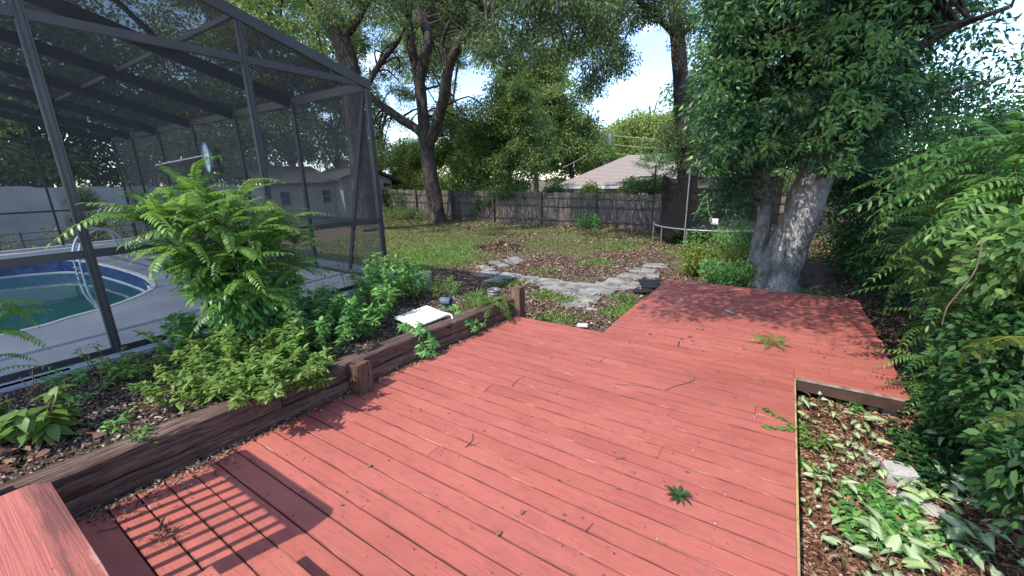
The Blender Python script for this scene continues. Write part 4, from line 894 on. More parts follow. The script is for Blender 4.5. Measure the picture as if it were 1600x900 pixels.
# trees behind the pool (seen through the screens)
names = ['leafy tree behind the grey wall at the far left, seen through the screen', 'bright green tree behind the grey wall above the pool ladder', 'brownish thin tree behind the grey wall seen through the screen', 'dense tree behind the grey wall near the leaf net', 'large tree behind the grey wall beside the outbuilding', 'dark tree rising behind the outbuilding roof', 'tall tree over the enclosure roof at upper left', 'broad tree behind the far corner of the pool', 'tall tree behind the outbuilding seen over the sloped screen roof']
for i, (x, y, zz, r, lm) in enumerate(((-29, -3, 5, (3.6, 3.6, 5.2), 0), (-28, 2.5, 4.4, (3, 3.4, 4.6), 1), (-29.5, 6.5, 5.4, (3, 3.4, 5), 0), (-28, 10.5, 4.8, (3, 3, 4.8), 1), (-28.5, 14.5, 6, (3, 3.5, 6), 0), (-29, 20, 6, (4, 4, 6), 0), (-31, 5, 11, (5, 7, 5), 1), (-34, -8, 9, (6, 7, 7), 0), (-28, 16, 12, (6, 6, 5), 1))):
    bgtree(names[i], x, y, zz, r, 66, 230, MT['bglight' if lm else 'bgleaf'], .24, .2, group='trees behind the pool', rad=(.9, 1.5), low=-.9)
for i, (x0, x1, y0, zt, lm, lb) in enumerate(((-27, -22, 21, 1.9, 'bglight', 'sunlit shrubbery behind the left end of the wooden fence'), (-22, -18, 20.5, 2.2, 'bglight', 'light green shrubbery behind the fence beside the oak'), (-18, -13.5, 20.5, 3.3, 'bgleaf', 'shrubbery filling the space behind the middle of the fence'), (-14, -12.1, 21, 3.1, 'bgleaf', 'shrubbery behind the fence left of the neighbour house'), (-9, 4, 40, 3.4, 'bgleaf', 'far shrubbery behind the neighbour house'), (-24, -9, 44, 6.5, 'bglight', 'far hedge line behind all the trees'), (-50, -24, 40, 7, 'bgleaf', 'far woodland edge at the left'))):
    n = int((x1-x0)*18 if y0 < 30 else (x1-x0)*6); t = thing('shrubbery', lb, 'shrubs', ((x0+x1)/2, y0, -.4)); big = y0 > 30
    C = [(U(x0, x1), U(y0-.8, y0+.8), U(-.2, zt)) for _ in range(n)]; leafobj('foliage', clumps(C, 180, 1.1 if big else .6, .3 if big else .15, .15 if big else .075, .8, .3), MT[lm], t)
# palms beside the house
def palm(label, p, h, n, Lf):
    t = thing('palm', label, 'palm', (p[0], p[1], -.3), 'fan palms near the neighbour house'); mb = MB(); mb.tube([(p[0], p[1], -.3), (p[0], p[1], h)], [.16, .13], 8, rough=.1); mb.build('trunk', MT['bark'], t)
    B = []; D = []; N_ = []; LL = []; st = MB()
    for k in range(n):
        a = 2*PI*k*.618; e = U(-.5, 1.3); d = Vector((math.cos(a)*math.cos(e), math.sin(a)*math.cos(e), math.sin(e))); c = Vector((p[0], p[1], h)); q = c+d*Lf*.55; st.tube([c, q], .012, 3, False)
        s = d.cross(Vector((0, 0, 1))).normalized(); u = s.cross(d)
        for j in range(13):
            b = (j-6)/6*1.15; B.append(q); D.append(d*math.cos(b)+s*math.sin(b)-u*.12*abs(b)); N_.append(u); LL.append(Lf*.55*(1-.2*abs(b)))
    V = leaves(np.array([tuple(v) for v in B]), np.array([tuple(v) for v in D]), np.array([tuple(v) for v in N_]), np.array(LL), .045, .2, .25, False); leafobj('fronds', V, MT['weed'], t); o = st.build('frond_stems', MT['greenstem'], t); o['kind'] = 'stuff'
v = aty(1022, 275, 21.5); palm('dark fan palm just over the fence left of the trampoline net', v, v.z, 26, 1.5)
v = aty(940, 240, 40); palm('pale palm top above the roof left of the ridge', v, v.z, 22, 1.7)
v = aty(880, 258, 28); 
for i, (px, py, Yd, r) in enumerate(((925, 301, 24, .45), (1005, 288, 20.5, .8), (868, 300, 26, .5))):
    v = aty(px, py, Yd); bgtree(('small green shrub in front of the house wall', 'leafy shrub beside the dark palm over the fence', 'small tree at the left end of the house')[i], v.x, Yd, v.z, (r*1.3, r, r), 12, 200, MT['bgleaf'], .13, .05, 'shrub', 'shrubs beyond the fence', rad=(.35, .6))
# ================================================================== NEAR PLANTS
FR = [frond_mesh('frond', .62+.05*i, 15+i % 3, .125, .046, MT['frond'], .28+.1*i, seed=i) for i in range(5)]
FRD = [frond_mesh('frond', .60+.06*i, 13+i % 3, .108, .036, MT['frond_dark'], .30+.1*i, seed=i+20) for i in range(5)]
FRS = [frond_mesh('frond', .22+.03*i, 9, .050, .017, MT['frond'], .35, seed=i+40) for i in range(3)]
def pinnate(name, label, root, tips, meshes, nper, group=None, s=(.75, 1.05), el=(-.1, .9), stemr=.016, under=None, mat_under=None, cat='shrub'):
    t = thing(name, label, cat, root, group)
    for tp in tips:
        P = spline([Vector(root), Vector(root).lerp(Vector(tp), .5)+Vector((U(-.1, .1), U(-.1, .1), .12)), Vector(tp)], 4); mb = MB(); mb.tube(P, lin([stemr, stemr*.45], len(P)), 6, False); mb.build('stem', MT['twig'], t)
        rosette(t, 'frond', meshes, tp, nper, el, s, az0=U(0, 6))
    if under: leafobj('inner_foliage', under, mat_under or MT['weed'], t)
    return t
def px3(L_): return [tuple(atx(a, b, X)) for a, b, X in L_]
tips = px3([(325, 308, -4.75), (275, 325, -4.9), (255, 350, -4.7), (305, 350, -4.5), (365, 340, -4.6), (415, 352, -4.6), (350, 385, -4.35), (425, 395, -4.4), (300, 400, -4.6), (385, 430, -4.3), (450, 415, -4.6), (462, 378, -4.8), (335, 450, -4.5), (420, 465, -4.3), (370, 318, -4.9), (235, 345, -4.8), (285, 380, -4.4), (440, 355, -4.8), (310, 300, -5.0), (350, 350, -4.4), (395, 375, -4.4), (330, 420, -4.4), (380, 470, -4.3)])
root = (-4.55, 2.05, .2)
und = clumps([tuple(Vector(root).lerp(Vector(tp), U(.35, .8))) for tp in tips for _ in range(2)], 110, .22, .10, .034, .8, .3, True)
pinnate('pinnate_shrub', 'big bright green shrub of long feather shaped leaves in front of the pool screen', root, tips, FR, 10, s=(.42, .78), el=(-.05, 1.05), under=und, mat_under=MT['weed'])
# frond tip curling against the screen and small ferny sprays
C_ = lambda n, x0, x1, y0, y1, h: [(U(x0, x1), U(y0, y1)) for _ in range(n)]
def rp(px, py): v = atz(px, py, .22); return (v.x, v.y, bedz(v.x, v.y))
weed('leafy_weed', 'tall light green weeds spilling over the timber wall below the pinnate shrub', 'weeds', rp(405, 575), 46, .66, .56, .085, .030, 56, MT['weedlight'], lean=(.28, -.1))
weed('leafy_weed', 'bright weeds leaning over the timber wall left of the middle post', 'weeds', (-3.54, 1.50, .28), 46, .34, .42, .08, .030, 60, MT['weedlight'], lean=(.85, .05))
weed('leafy_weed', 'bright sprays drooping over the timber wall onto the deck edge left of the middle post', 'weeds', (-3.44, 1.78, .26), 22, .16, .26, .08, .030, 36, MT['weedlight'], lean=(.9, 0))
weed('leafy_weed', 'dark leafy weeds behind the middle timber post', 'weeds', rp(490, 555), 34, .72, .50, .080, .030, 44, MT['weed'], lean=(.15, 0))
weed('leafy_weed', 'dense mid green weeds left of the white marble tile', 'weeds', rp(555, 520), 32, .78, .48, .10, .030, 46, MT['weed'], lean=(.1, 0))
weed('leafy_weed', 'tall upright weeds in front of the enclosure corner post', 'weeds', rp(600, 480), 26, .92, .38, .10, .030, 50, MT['weed'])
weed('leafy_weed', 'pointed bright weed just right of the enclosure corner', 'weeds', rp(648, 466), 14, .78, .28, .10, .032, 42, MT['weed'])
weed('leafy_weed', 'spindly weeds with pale seed heads against the lower screen', 'weeds', rp(555, 455), 9, 1.0, .25, .045, .015, 26, MT['weedlight'])
weed('leafy_weed', 'lime green low weeds at the foot of the screen by the middle frame post', 'weeds', rp(265, 580), 24, .36, .42, .09, .036, 24, MT['weedlight'], 'low weeds in the planting bed')
weed('leafy_weed', 'clump of yellow green weeds left of the middle of the bed', 'weeds', rp(300, 625), 26, .38, .40, .075, .03, 26, MT['weedlight'])
weed('leafy_weed', 'pale green weeds spreading low over the middle of the bed edge', 'weeds', rp(345, 610), 26, .42, .42, .08, .03, 28, MT['weedlight'])
weed('leafy_weed', 'low sprigs along the concrete curb left of the frame post', 'weeds', rp(150, 605), 16, .22, .40, .06, .024, 16, MT['weed'])
weed('leafy_weed', 'thin sprig standing against the pool deck left of the middle frame post', 'weeds', rp(158, 578), 3, .45, .10, .065, .022, 14, MT['weedlight'])
weed('leafy_weed', 'small dark round leaved plant in the litter beside the timber wall', 'weeds', rp(222, 700), 14, .14, .12, .045, .026, 14, MT['gloss'])
weed('leafy_weed', 'small sprig with pointed leaves lying in the middle of the leaf litter', 'weeds', rp(180, 668), 5, .10, .12, .07, .024, 10, MT['weed'])
weed('leafy_weed', 'low green weed beside the small sprig in the leaf litter', 'weeds', rp(265, 672), 6, .10, .15, .05, .02, 10, MT['weed'])
weed('leafy_weed', 'mass of dark weeds at the back of the bed under the pinnate shrub', 'weeds', rp(330, 548), 30, .7, .55, .09, .032, 40, MT['weed'])
weed('leafy_weed', 'dark weeds beneath the right side of the pinnate shrub', 'weeds', rp(450, 505), 28, .75, .50, .09, .03, 40, MT['weed'])
weed('leafy_weed', 'dry brownish weeds behind the white marble tile', 'weeds', rp(672, 462), 24, .40, .42, .06, .014, 24, MT['yellowbush'])
weed('leafy_weed', 'mixed weeds at the bed end near the dark slab corner', 'weeds', rp(690, 448), 16, .35, .35, .06, .02, 22, MT['weed'])
# creeper over the wall: finger shaped leaves
def fingers(name, label, pts, L=.085, cat='vine', mat=None, grp=None):
    t = thing(name, label, cat, pts[0], grp); B = []; D = []; N_ = []
    mb = MB(); mb.tube([Vector(p) for p in spline(pts, 3)], .004, 4, False); mb.build('stem', MT['greenstem'], t)
    for p in spline(pts, 5):
        for _ in range(2):
            c = p+Vector((U(-.03, .10), U(-.10, .10), U(-.04, .06))); n_ = Vector((.7, -.2, .8)).normalized(); a0 = U(0, 6)
            s = n_.cross(Vector((0, 1, 0))).normalized(); u = n_.cross(s)
            for k in range(6): a = a0+k*.78; B.append(tuple(c)); D.append(tuple(s*math.cos(a)+u*math.sin(a)-Vector((0, 0, .35)))); N_.append(tuple(n_))
    leafobj('leaves', leaves(np.array(B), np.array(D), np.array(N_), L*(.7+.5*rng.random(len(B))), .026, .15, .2), mat or MT['weed'], t); return t
fingers('creeper', 'bright creeper with finger shaped leaves hanging over the timber wall below the white tile', [(-3.62, 3.1, .32), (-3.38, 3.12, .30), (-3.28, 3.1, .18), (-3.26, 3.1, .06)], cat='vine')
fingers('creeper', 'small drooping sprig with oval leaves over the wall right of the white tile', [(-3.55, 3.85, .32), (-3.30, 3.9, .26), (-3.22, 3.95, .14)], .07)
t = thing('fern', 'fern fronds hanging over the wall beside the far timber post', 'fern', (-3.4, 4.6, .28))
rosette(t, 'frond', FRS, (-3.32, 4.45, .30), 14, (-.6, .7), (1.0, 1.6))
rosette(t, 'frond', FRS, (-3.30, 4.70, .28), 10, (-.8, .4), (.9, 1.5), az0=-1.5, azr=3)
# arching grass clump
def grassclump(label, root, n, L, W, mat, sp=.10):
    t = thing('grass_clump', label, 'grass clump', root); B = []; V = []; Fc = []
    for k in range(n):
        a = U(0, 2*PI); d = Vector((math.cos(a), math.sin(a), 0)); l = L*U(.5, 1); e = U(.5, 1.35); p = Vector(root)+d*U(0, sp); s = d.cross(Vector((0, 0, 1)))*W/2; n0 = len(V)
        for i in range(6):
            f = i/5; q = p+d*l*f*math.cos(e)+Vector((0, 0, l*(f*math.sin(e)-f*f*.62))); w = 1-f**1.6; V += [tuple(q-s*w), tuple(q+s*w)]
        for i in range(5): Fc.append((n0+2*i, n0+2*i+1, n0+2*i+3, n0+2*i+2))
    o = leafobj('blades', (np.array(V), np.array(Fc)), mat, t); return t
grassclump('arching clump of bright strap grass at the end of the bed', rp(745, 478), 150, .52, .013, MT['weedlight'])
grassclump('taller grassy clump behind the bright strap grass', rp(742, 455), 120, .6, .011, MT['weedlight'])
grassclump('small grass tuft behind the dry weeds at the bed end', rp(700, 452), 60, .4, .01, MT['weed'])
# left edge: long stemmed plant and broad leaved plant
t = thing('overhanging_branch', 'arching leafy stems entering at the left edge over the pool deck', 'shrub', (-4.9, .12, .25))
for k, (a, b) in enumerate((((-20, 560), (68, 574)), ((-20, 500), (72, 495)), ((-30, 520), (50, 540)), ((-25, 470), (62, 505)), ((-25, 600), (40, 575)), ((-20, 540), (30, 460)))):
    p = atx(*a, -4.9); q = atx(*b, -4.75); put('frond', (FRD if k in (0, 4) else FR)[k % 5], t, orient(p, q-p+Vector((0, 0, .12)), s=.42+.05*(k % 3)))
mb = MB(); mb.tube([Vector((-5.2, -.3, .2)), atx(-40, 560, -4.9), atx(-30, 480, -4.9)], .01, 6); mb.build('stem', MT['twig'], t)
put('frond', FR[1], t, orient(atx(-15, 482, -4.8), atx(28, 470, -4.75)-atx(-15, 482, -4.8), s=.4))
t = thing('broad_leaved_plant', 'drooping broad leaved plant with brown dead leaves beneath at the left edge', 'plant', rp(55, 700))
r0 = Vector(rp(55, 695)); B = []; D = []; N_ = []
mb = MB()
for k in range(8):
    a = U(0, 6.28); tp = r0+Vector((math.cos(a)*.14, math.sin(a)*.18, U(.16, .36))); mb.tube([r0, tp], .006, 5)
    for j in range(13): b = a+U(-2.5, 2.5); B.append(tuple(r0.lerp(tp, U(.5, 1.05)))); D.append((math.cos(b), math.sin(b), U(-.5, .3))); N_.append((U(-.2, .2), U(-.2, .2), 1))
mb.build('stem', MT['twig'], t); leafme = []
for k in range(len(B)):
    V, Fq = leaves(np.array([[0, 0, 0.]]), np.array([[1., 0, 0]]), np.array([[0, 0, 1.]]), .13, .06, .12, .25); 
    if len(leafme) < 3: leafme.append(npmesh('leaf', V*(1+.15*len(leafme)), Fq, MT['hyd']))
    put('leaf', leafme[k % 3], t, orient(B[k], D[k], N_[k]))
B2 = np.array([[r0.x+U(-.3, .3), r0.y+U(-.3, .25), bedz(r0.x, r0.y)+U(.0, .06)] for _ in range(90)]); leafobj('dead_leaves', leaves(B2, rdir(90)*[1, 1, .2], rdir(90, 2), .085, .05, .3, .2), MT['drybrown'], t)
mb = MB()
for k in range(9): p = r0+Vector((U(-.3, .2), U(-.3, .3), 0)); mb.tube([p, p+Vector((U(-.15, .15), U(-.1, .1), U(.3, .5)))], .003, 4)
mb.build('bare_stems', MT['twig'], t)
# hedge of pinnate shrubs at right
def trees_right():
    L3 = [
     ('pinnate_shrub', 'tall pale green feather leaved shrub at the right edge above the glossy bush', (4.0, 4.9, -.25), [(1460, 290, 4.9), (1510, 255, 4.8), (1555, 245, 4.6), (1595, 225, 4.4), (1490, 320, 4.6), (1540, 300, 4.5), (1590, 280, 4.3), (1570, 330, 4.2), (1620, 300, 4.2), (1640, 240, 4.3)], FRD, 11, (.62, .92)),
     ('pinnate_shrub', 'feather leaved shrub reaching left over the dark gap right of the trunk', (3.0, 6.4, -.25), [(1475, 345, 6.4), (1500, 325, 6.0), (1470, 380, 6.0), (1440, 400, 6.6), (1520, 370, 5.4), (1460, 420, 6.2), (1505, 420, 5.6), (1450, 360, 6.8)], FRD, 10, (.62, .9)),
     ('pinnate_shrub', 'dark feather leaved shrub in front of the chain link fence post', (2.5, 5.6, -.25), [(1460, 470, 5.4), (1500, 445, 5.0), (1530, 475, 4.7), (1470, 505, 5.2), (1510, 520, 4.8), (1560, 500, 4.4)], FRD, 9, (.55, .8)),
     ('pinnate_shrub', 'low feather leaved shrub beside the far right deck corner', (2.2, 4.9, -.25), [(1460, 565, 4.7), (1500, 590, 4.4), (1450, 600, 4.9), (1540, 570, 4.3), (1520, 620, 4.2)], FRD, 8, (.42, .62))]
    for nm, lb, rt, tp, ms, npf, s in L3:
        tp = [tuple(aty(a, b, Yd)) for a, b, Yd in tp]
        und = clumps([tuple(Vector(rt).lerp(Vector(q), U(.4, .95))+Vector((.15, .35, -.1))) for q in tp for _ in range(3)], 120, .34, .10, .04, .8, .3)
        pinnate(nm, lb, rt, tp, ms, npf, 'feather leaved shrubs along the right boundary' if 0 else None, s, (-.35, .8), .014, und, MT['vine'])
trees_right()
def leafmass(name, label, C, n, rad, L, W, mat, root, cat='shrub', full=True, flat=.8, droop=.3, grp=None, branches=True):
    t = thing(name, label, cat, root, grp); leafobj('foliage', clumps(C, n, rad, L, W, flat, droop, full), mat, t)
    if branches:
        mb = MB()
        for c in C[::3]: P = spline([Vector(root), Vector(root).lerp(Vector(c), .5)+Vector((U(-.1, .1), U(-.1, .1), .1)), Vector(c)], 3); mb.tube(P, lin([.014, .004], len(P)), 5, False)
        o = mb.build('branches', MT['twig'], t)
    return t
Z_ = lambda *a: zone(*a)
leafmass('glossy_shrub', 'glossy oval leaved bush catching light at the right edge', Z_(1555, 350, 1680, 480, 3.1, 4.0, 44), 90, .2, .065, .034, MT['gloss'], (3.0, 3.5, -.25))
leafmass('dark_shrub', 'dark small leaved bush below the glossy bush at the right edge', Z_(1535, 490, 1700, 640, 3.0, 4.0, 70), 130, .22, .05, .026, MT['vine'], (2.8, 3.4, -.25))
leafmass('dark_shrub', 'shaded vine covered bank behind the variegated plants', Z_(1470, 610, 1600, 690, 4.0, 4.9, 34), 130, .2, .048, .028, MT['vine'], (2.3, 4.2, -.25))
leafmass('dark_shrub', 'large pointed dark leaves at the lower right corner', Z_(1600, 650, 1720, 800, 2.4, 3.1, 36), 70, .17, .065, .034, MT['vine'], (2.3, 2.6, -.25))
leafmass('ground_ivy', 'dark ivy covering the ground at the lower right', [(U(1.5, 2.4), U(1.6, 4.4), U(-.22, -.10)) for _ in range(60)], 45, .2, .05, .03, MT['vine'], (1.7, 3, -.25), 'ivy', branches=False)
leafmass('dark_shrub', 'deeply shaded undergrowth right of the big grey trunk', [(U(1.2, 3.2), U(8.2, 13), U(-.2, .9)) for _ in range(60)]+[(U(1.9, 3.4), U(5.5, 12), U(.2, 2.6)) for _ in range(90)], 90, .36, .09, .04, MT['vine'], (2.2, 9.5, -.3))
leafmass('dark_shrub', 'dark bushes filling the space beyond the chain link fence', [(U(2.4, 5), U(3.5, 10), U(.0, 1.9)) for _ in range(110)], 90, .4, .1, .045, MT['vine'], (3.2, 6, -.3))
leafmass('dark_shrub', 'added dark bushes filling the shaded gap behind the right side of the big grey trunk', [(U(.75, 2.2), U(10.6, 14.5), U(-.2, 2.4)) for _ in range(70)], 100, .4, .09, .04, MT['vine'], (1.6, 12.5, -.3))  # dark foliage put in so the shaded gap reads darker
leafmass('yellow_shrub', 'yellow green bush between the trampoline and the big grey trunk', [(U(-1.75, -.5), U(9.3, 10.6), U(-.15, .42)) for _ in range(46)], 70, .2, .07, .035, MT['yellowbush'], (-1.1, 9.9, -.28))
leafmass('yellow_shrub', 'low green bush at the foot of the big grey trunk behind the deck', [(U(-1.2, -.35), U(8.75, 9.3), U(-.15, .2)) for _ in range(24)], 70, .18, .07, .03, MT['weed'], (-.8, 9.0, -.28))
leafmass('small_shrub', 'small round bush at the foot of the wooden fence', [(U(-7.7, -6.8), U(17.0, 17.6), U(-.2, .3)) for _ in range(18)], 80, .25, .09, .04, MT['weed'], (-7.2, 17.3, -.28))
leafmass('small_shrub', 'low shrubs between the outbuilding and the forked oak', [(U(-20.5, -17.6), U(16.6, 17.6), U(-.2, .35)) for _ in range(40)], 80, .3, .1, .035, MT['bgleaf'], (-19, 17.2, -.28))
leafmass('fence_vine', 'dark vine draped over the fence right of the oak trunk', [(U(-14.6, -12.6), 17.8, U(.1, 1.35)) for _ in range(16)]+[(U(-12.6, -10), 17.85, U(1.0, 1.4)) for _ in range(10)], 70, .25, .08, .04, MT['vine'], (-13.4, 17.7, -.28), 'vine')
leafmass('fence_vine', 'dark creeper hanging on the left end of the wooden fence', [(U(-21.4, -19.6), 17.8, U(.1, 1.4)) for _ in range(20)], 70, .28, .09, .04, MT['vine'], (-20.4, 17.7, -.28), 'vine')
leafmass('wall_vine', 'ivy hanging down the grey wall behind the pool ladder', [(-22.85, U(4.2, 4.8), U(.3, 2.0)) for _ in range(16)]+[(-22.85, U(6.0, 6.4), U(.6, 2.0)) for _ in range(8)], 60, .25, .1, .06, MT['bgleaf'], (-22.8, 4.5, -.28), 'vine')
leafmass('pool_weeds', 'brownish green weeds at the foot of the grey wall beyond the pool', [(U(-22.6, -19.4), U(-8, 11), U(-.2, .55)) for _ in range(120)], 60, .35, .1, .04, MT['yellowbush'], (-21, 2, -.28), 'weeds', full=False)
leafmass('small_shrub', 'ferny green shrub under the near edge of the trampoline', [(U(-2.3, -1.2), U(12.6, 13.6), U(-.15, .35)) for _ in range(22)], 80, .26, .06, .02, MT['weed'], (-1.8, 13.1, -.28))
leafmass('small_shrub', 'blue green shrub at the right side of the trampoline beside the trunk', [(U(-.9, -.2), U(10.8, 12), U(-.1, .9)) for _ in range(26)], 80, .24, .07, .025, MT['weed'], (-.5, 11.4, -.28))
# hanging light twigs at right
mb = MB(); P = spline([aty(1535, 375, 2.9), aty(1525, 420, 2.8), aty(1500, 455, 2.8), aty(1480, 480, 2.8), aty(1472, 507, 2.8)], 4); mb.tube(P, .0035, 5); o = mb.build('dead_twig', MT['twig'], None, origin=P[0]); tag(o, 'pale bare twig curving down in front of the dark shrubs at right', 'twig')
t = thing('lime_sprig', 'lime yellow sprig reaching in from the right edge', 'branch', tuple(aty(1600, 535, 2.4)))
FL = frond_mesh('frond', .42, 8, .085, .034, MT['yellowbush'], .12, seed=77); a, b = aty(1625, 530, 2.35), aty(1530, 552, 2.6); put('frond', FL, t, orient(a, b-a)); a, b = aty(1625, 650, 2.1), aty(1575, 660, 2.2); put('frond', FL, t, orient(a, b-a, s=.6))
# ------------------------------------------------------------------ variegated arrow leaf plants on the mulch
def arrow_mesh(L, W, sag):
    prof = [(-.20, .16), (-.10, .40), (.05, .50), (.22, .46), (.42, .36), (.62, .25), (.82, .12)]; V = [(0, 0, 0)]; uv = [(.5, 0)]; mid = []
    for i, (t, w) in enumerate(prof): V += [(t*L, -w*W, .10*W*w*2-sag*max(t, 0)**2*L), (t*L, w*W, .10*W*w*2-sag*max(t, 0)**2*L), (max(t, 0)*L, 0, -sag*max(t, 0)**2*L)]; uv += [(.5-w, max(t, 0)), (.5+w, max(t, 0)), (.5, max(t, 0))]
    V.append((L, 0, -sag*L)); uv.append((.5, 1)); Fq = []
    for i in range(len(prof)-1):
        a = 1+3*i; b = a+3; Fq += [(a, a+2, b+2, b), (a+2, a+1, b+1, b+2)]
    k = len(prof)-1; a = 1+3*k; Fq += [(a, a+2, len(V)-1, len(V)-1), (a+2, a+1, len(V)-1, len(V)-1)]
    me = bpy.data.meshes.new('leaf'); me.from_pydata(V, [], [f if f[2] != f[3] else f[:3] for f in Fq]); me.materials.append(MT['caladium']); l = me.uv_layers.new(name='UVMap')
    for p in me.polygons:
        for li in p.loop_indices: l.data[li].uv = uv[me.loops[li].vertex_index]
    me.polygons.foreach_set('use_smooth', [True]*len(me.polygons)); return me
AR = [arrow_mesh(.105, .08, .25), arrow_mesh(.12, .072, .4), arrow_mesh(.09, .075, .15), arrow_mesh(.08, .055, .5)]
def arrowplant(label, px, py, n, s, grp=None, h=.10):
    n = int(n*1.3)
    v = atz(px, py, -.22); r = Vector((v.x, v.y, mz(v.x, v.y))); t = thing('arrowhead_plant', label, 'plant', tuple(r), grp); mb = MB()
    for k in range(n):
        a = 2*PI*(k+U(-.3, .3))/n; e = Vector((math.cos(a), math.sin(a), 0)); q = r+e*U(.02, .16)*s+Vector((0, 0, h*U(.5, 1.5))); mb.tube([r, q], .0025, 4, False)
        put('leaf', random.choice(AR), t, orient(q, e+Vector((0, 0, U(-.35, .75))), s=min(s, 1.2)*U(.6, 1.05), rollr=.35))
    mb.build('stem', MT['greenstem'], t)
CG = 'variegated arrow leaf plants in the mulch'
for px, py, n, s, lb in (
  (1258, 612, 5, .7, 'pale variegated plant tucked under the far platform edge at the inner deck corner'), (1290, 622, 5, .7, 'pale variegated plant just right of the inner deck corner'), (1252, 640, 4, .7, 'pale variegated sprig against the deck side below the inner corner'),
  (1278, 640, 6, .75, 'bright variegated plant near the top left of the mulch'), (1300, 655, 6, .8, 'pale variegated plant in the upper middle of the mulch'), (1258, 665, 4, .7, 'small variegated sprig beside the vine at the deck edge'),
  (1345, 672, 5, 1.15, 'variegated plant with wide leaves above the mosaic stone'), (1395, 645, 4, 1.0, 'variegated plant with large leaf near the far right deck corner'), (1385, 680, 3, .9, 'small variegated plant right of the upper stones'),
  (1330, 690, 5, .8, 'variegated plant left of the mosaic stone'), (1285, 705, 5, .9, 'variegated plant beside the bright green vine'), (1335, 720, 6, .85, 'variegated plant just below the mosaic stone'), (1352, 742, 6, .85, 'variegated clump in the middle of the bed left of the concrete block'),
  (1300, 725, 4, .7, 'small variegated plant in the left middle of the mulch'), (1275, 755, 6, .9, 'cluster of upright variegated leaves near the deck edge'), (1305, 762, 6, .9, 'variegated cluster in bare mulch right of the upright one'),
  (1330, 820, 3, 1.15, 'variegated plant with three wide leaves in the lower middle mulch'), (1262, 800, 4, .5, 'tiny variegated seedling near the lower deck edge'), (1285, 845, 3, .6, 'small variegated seedling in the lower mulch'), (1295, 868, 3, .5, 'tiny green seedling in the lower mulch'),
  (1322, 890, 4, 1.2, 'tall pale variegated leaves at the bottom edge'), (1400, 865, 8, 1.5, 'large glowing variegated leaves at the bottom centre right'), (1425, 885, 7, 1.5, 'large variegated leaves at the bottom right of the bed'),
  (1375, 895, 6, 1.2, 'variegated leaves at the bottom frame edge left of the large ones'), (1420, 770, 4, 1.1, 'variegated plant in front of the pale stone'), (1450, 790, 5, 1.1, 'variegated plant right of the pale stone'),
  (1480, 700, 5, 1.3, 'pale variegated plant with wide leaves against the dark bank'), (1515, 690, 3, 1.1, 'single variegated plant deep in the shade'), (1490, 770, 5, 1.2, 'shaded variegated plant at the right of the bed'), (1520, 790, 5, 1.2, 'shaded variegated plant near the large dark leaves'),
  (1490, 830, 6, 1.2, 'variegated plant in half shade right of the large ones'), (1530, 850, 6, 1.4, 'broad veined variegated leaves near the lower right corner'), (1560, 880, 6, 1.5, 'broad veined variegated leaves at the lower right corner'), (1470, 855, 5, 1.2, 'variegated plant beside the large bottom leaves'),
  (1540, 810, 4, 1.3, 'shaded variegated leaves under the dark bush'), (1450, 660, 3, .9, 'pale variegated leaf in the shade right of the deck corner'), (1360, 700, 4, .8, 'variegated plant right behind the mosaic stone')):
    arrowplant(lb, px, py, n, s, CG)
def gc(label, px, py, n, h, sp, L, W, nl, mat, lean=(0, 0)):
    v = atz(px, py, -.22); weed('ground_cover_plant', label, 'plant', (v.x, v.y, mz(v.x, v.y)), n, h, sp, L, W, nl, mat, 'green ground cover in the mulch bed' if 0 else None, lean)
gc('bright green creeping plant against the deck edge in the mulch', 1262, 690, 14, .16, .16, .05, .026, 22, MT['weedlight'])
gc('green leafy plant under the middle of the far platform edge', 1350, 635, 14, .18, .20, .055, .028, 20, MT['weed'])
gc('green ground cover in the middle of the mulch', 1360, 775, 16, .10, .20, .055, .024, 20, MT['weed'])
gc('green rosettes of narrow leaves in the lower mulch', 1375, 835, 24, .13, .22, .075, .030, 18, MT['weed'])
gc('ground cover right of the concrete block', 1455, 745, 20, .14, .26, .06, .034, 20, MT['vine'])
gc('small leaved ground cover behind the block in the shade', 1445, 695, 20, .14, .26, .06, .036, 20, MT['vine'])
gc('ground cover beneath the lower variegated plants', 1450, 835, 18, .12, .26, .06, .030, 20, MT['weed'])
gc('dark ground cover along the right of the mulch', 1500, 740, 30, .22, .45, .07, .04, 20, MT['vine'])
gc('dark creeping leaves by the lower deck edge', 1252, 735, 8, .12, .10, .05, .026, 14, MT['weed'])
gc('shaded fern like weeds beside the big trunk', 1270, 470, 16, .25, .35, .09, .03, 18, MT['weed'])
# ------------------------------------------------------------------ stones in the mulch
def rock(name, px, py, sx, sy, h, label, seed, mat=None, cat='stone', rot=0, z=None):
    v = atz(px, py, -.2); mb = MB(); zz = mz(v.x, v.y)-.02 if z is None else z
    pts = [(-sx*.5, -sy*.45), (sx*.1, -sy*.52), (sx*.5, -sy*.35), (sx*.52, sy*.2), (sx*.2, sy*.5), (-sx*.4, sy*.46)]
    mb.prism(pts, 0, h, h*.18); R_m = Matrix.Translation((v.x, v.y, zz)) @ Matrix.Rotation(rot, 4, 'Z') @ Matrix.Rotation(U(-.15, .15), 4, 'X'); mb.V = [tuple(R_m @ Vector(p)) for p in mb.V]
    o = mb.build(name, mat or MT['concrete'], None, origin=(v.x, v.y, zz)); 
    bm = bmesh.new(); bm.from_mesh(o.data); bmesh.ops.subdivide_edges(bm, edges=bm.edges, cuts=2, use_grid_fill=True); bm.to_mesh(o.data); bm.free(); jitter(o, .005, 16, seed); jitter(o, .003, 60, seed+2); return tag(o, label, cat)
rock('concrete_block', 1402, 745, .19, .14, .17, 'broken grey concrete block standing in the middle of the mulch bed', 3, rot=.3, cat='block')
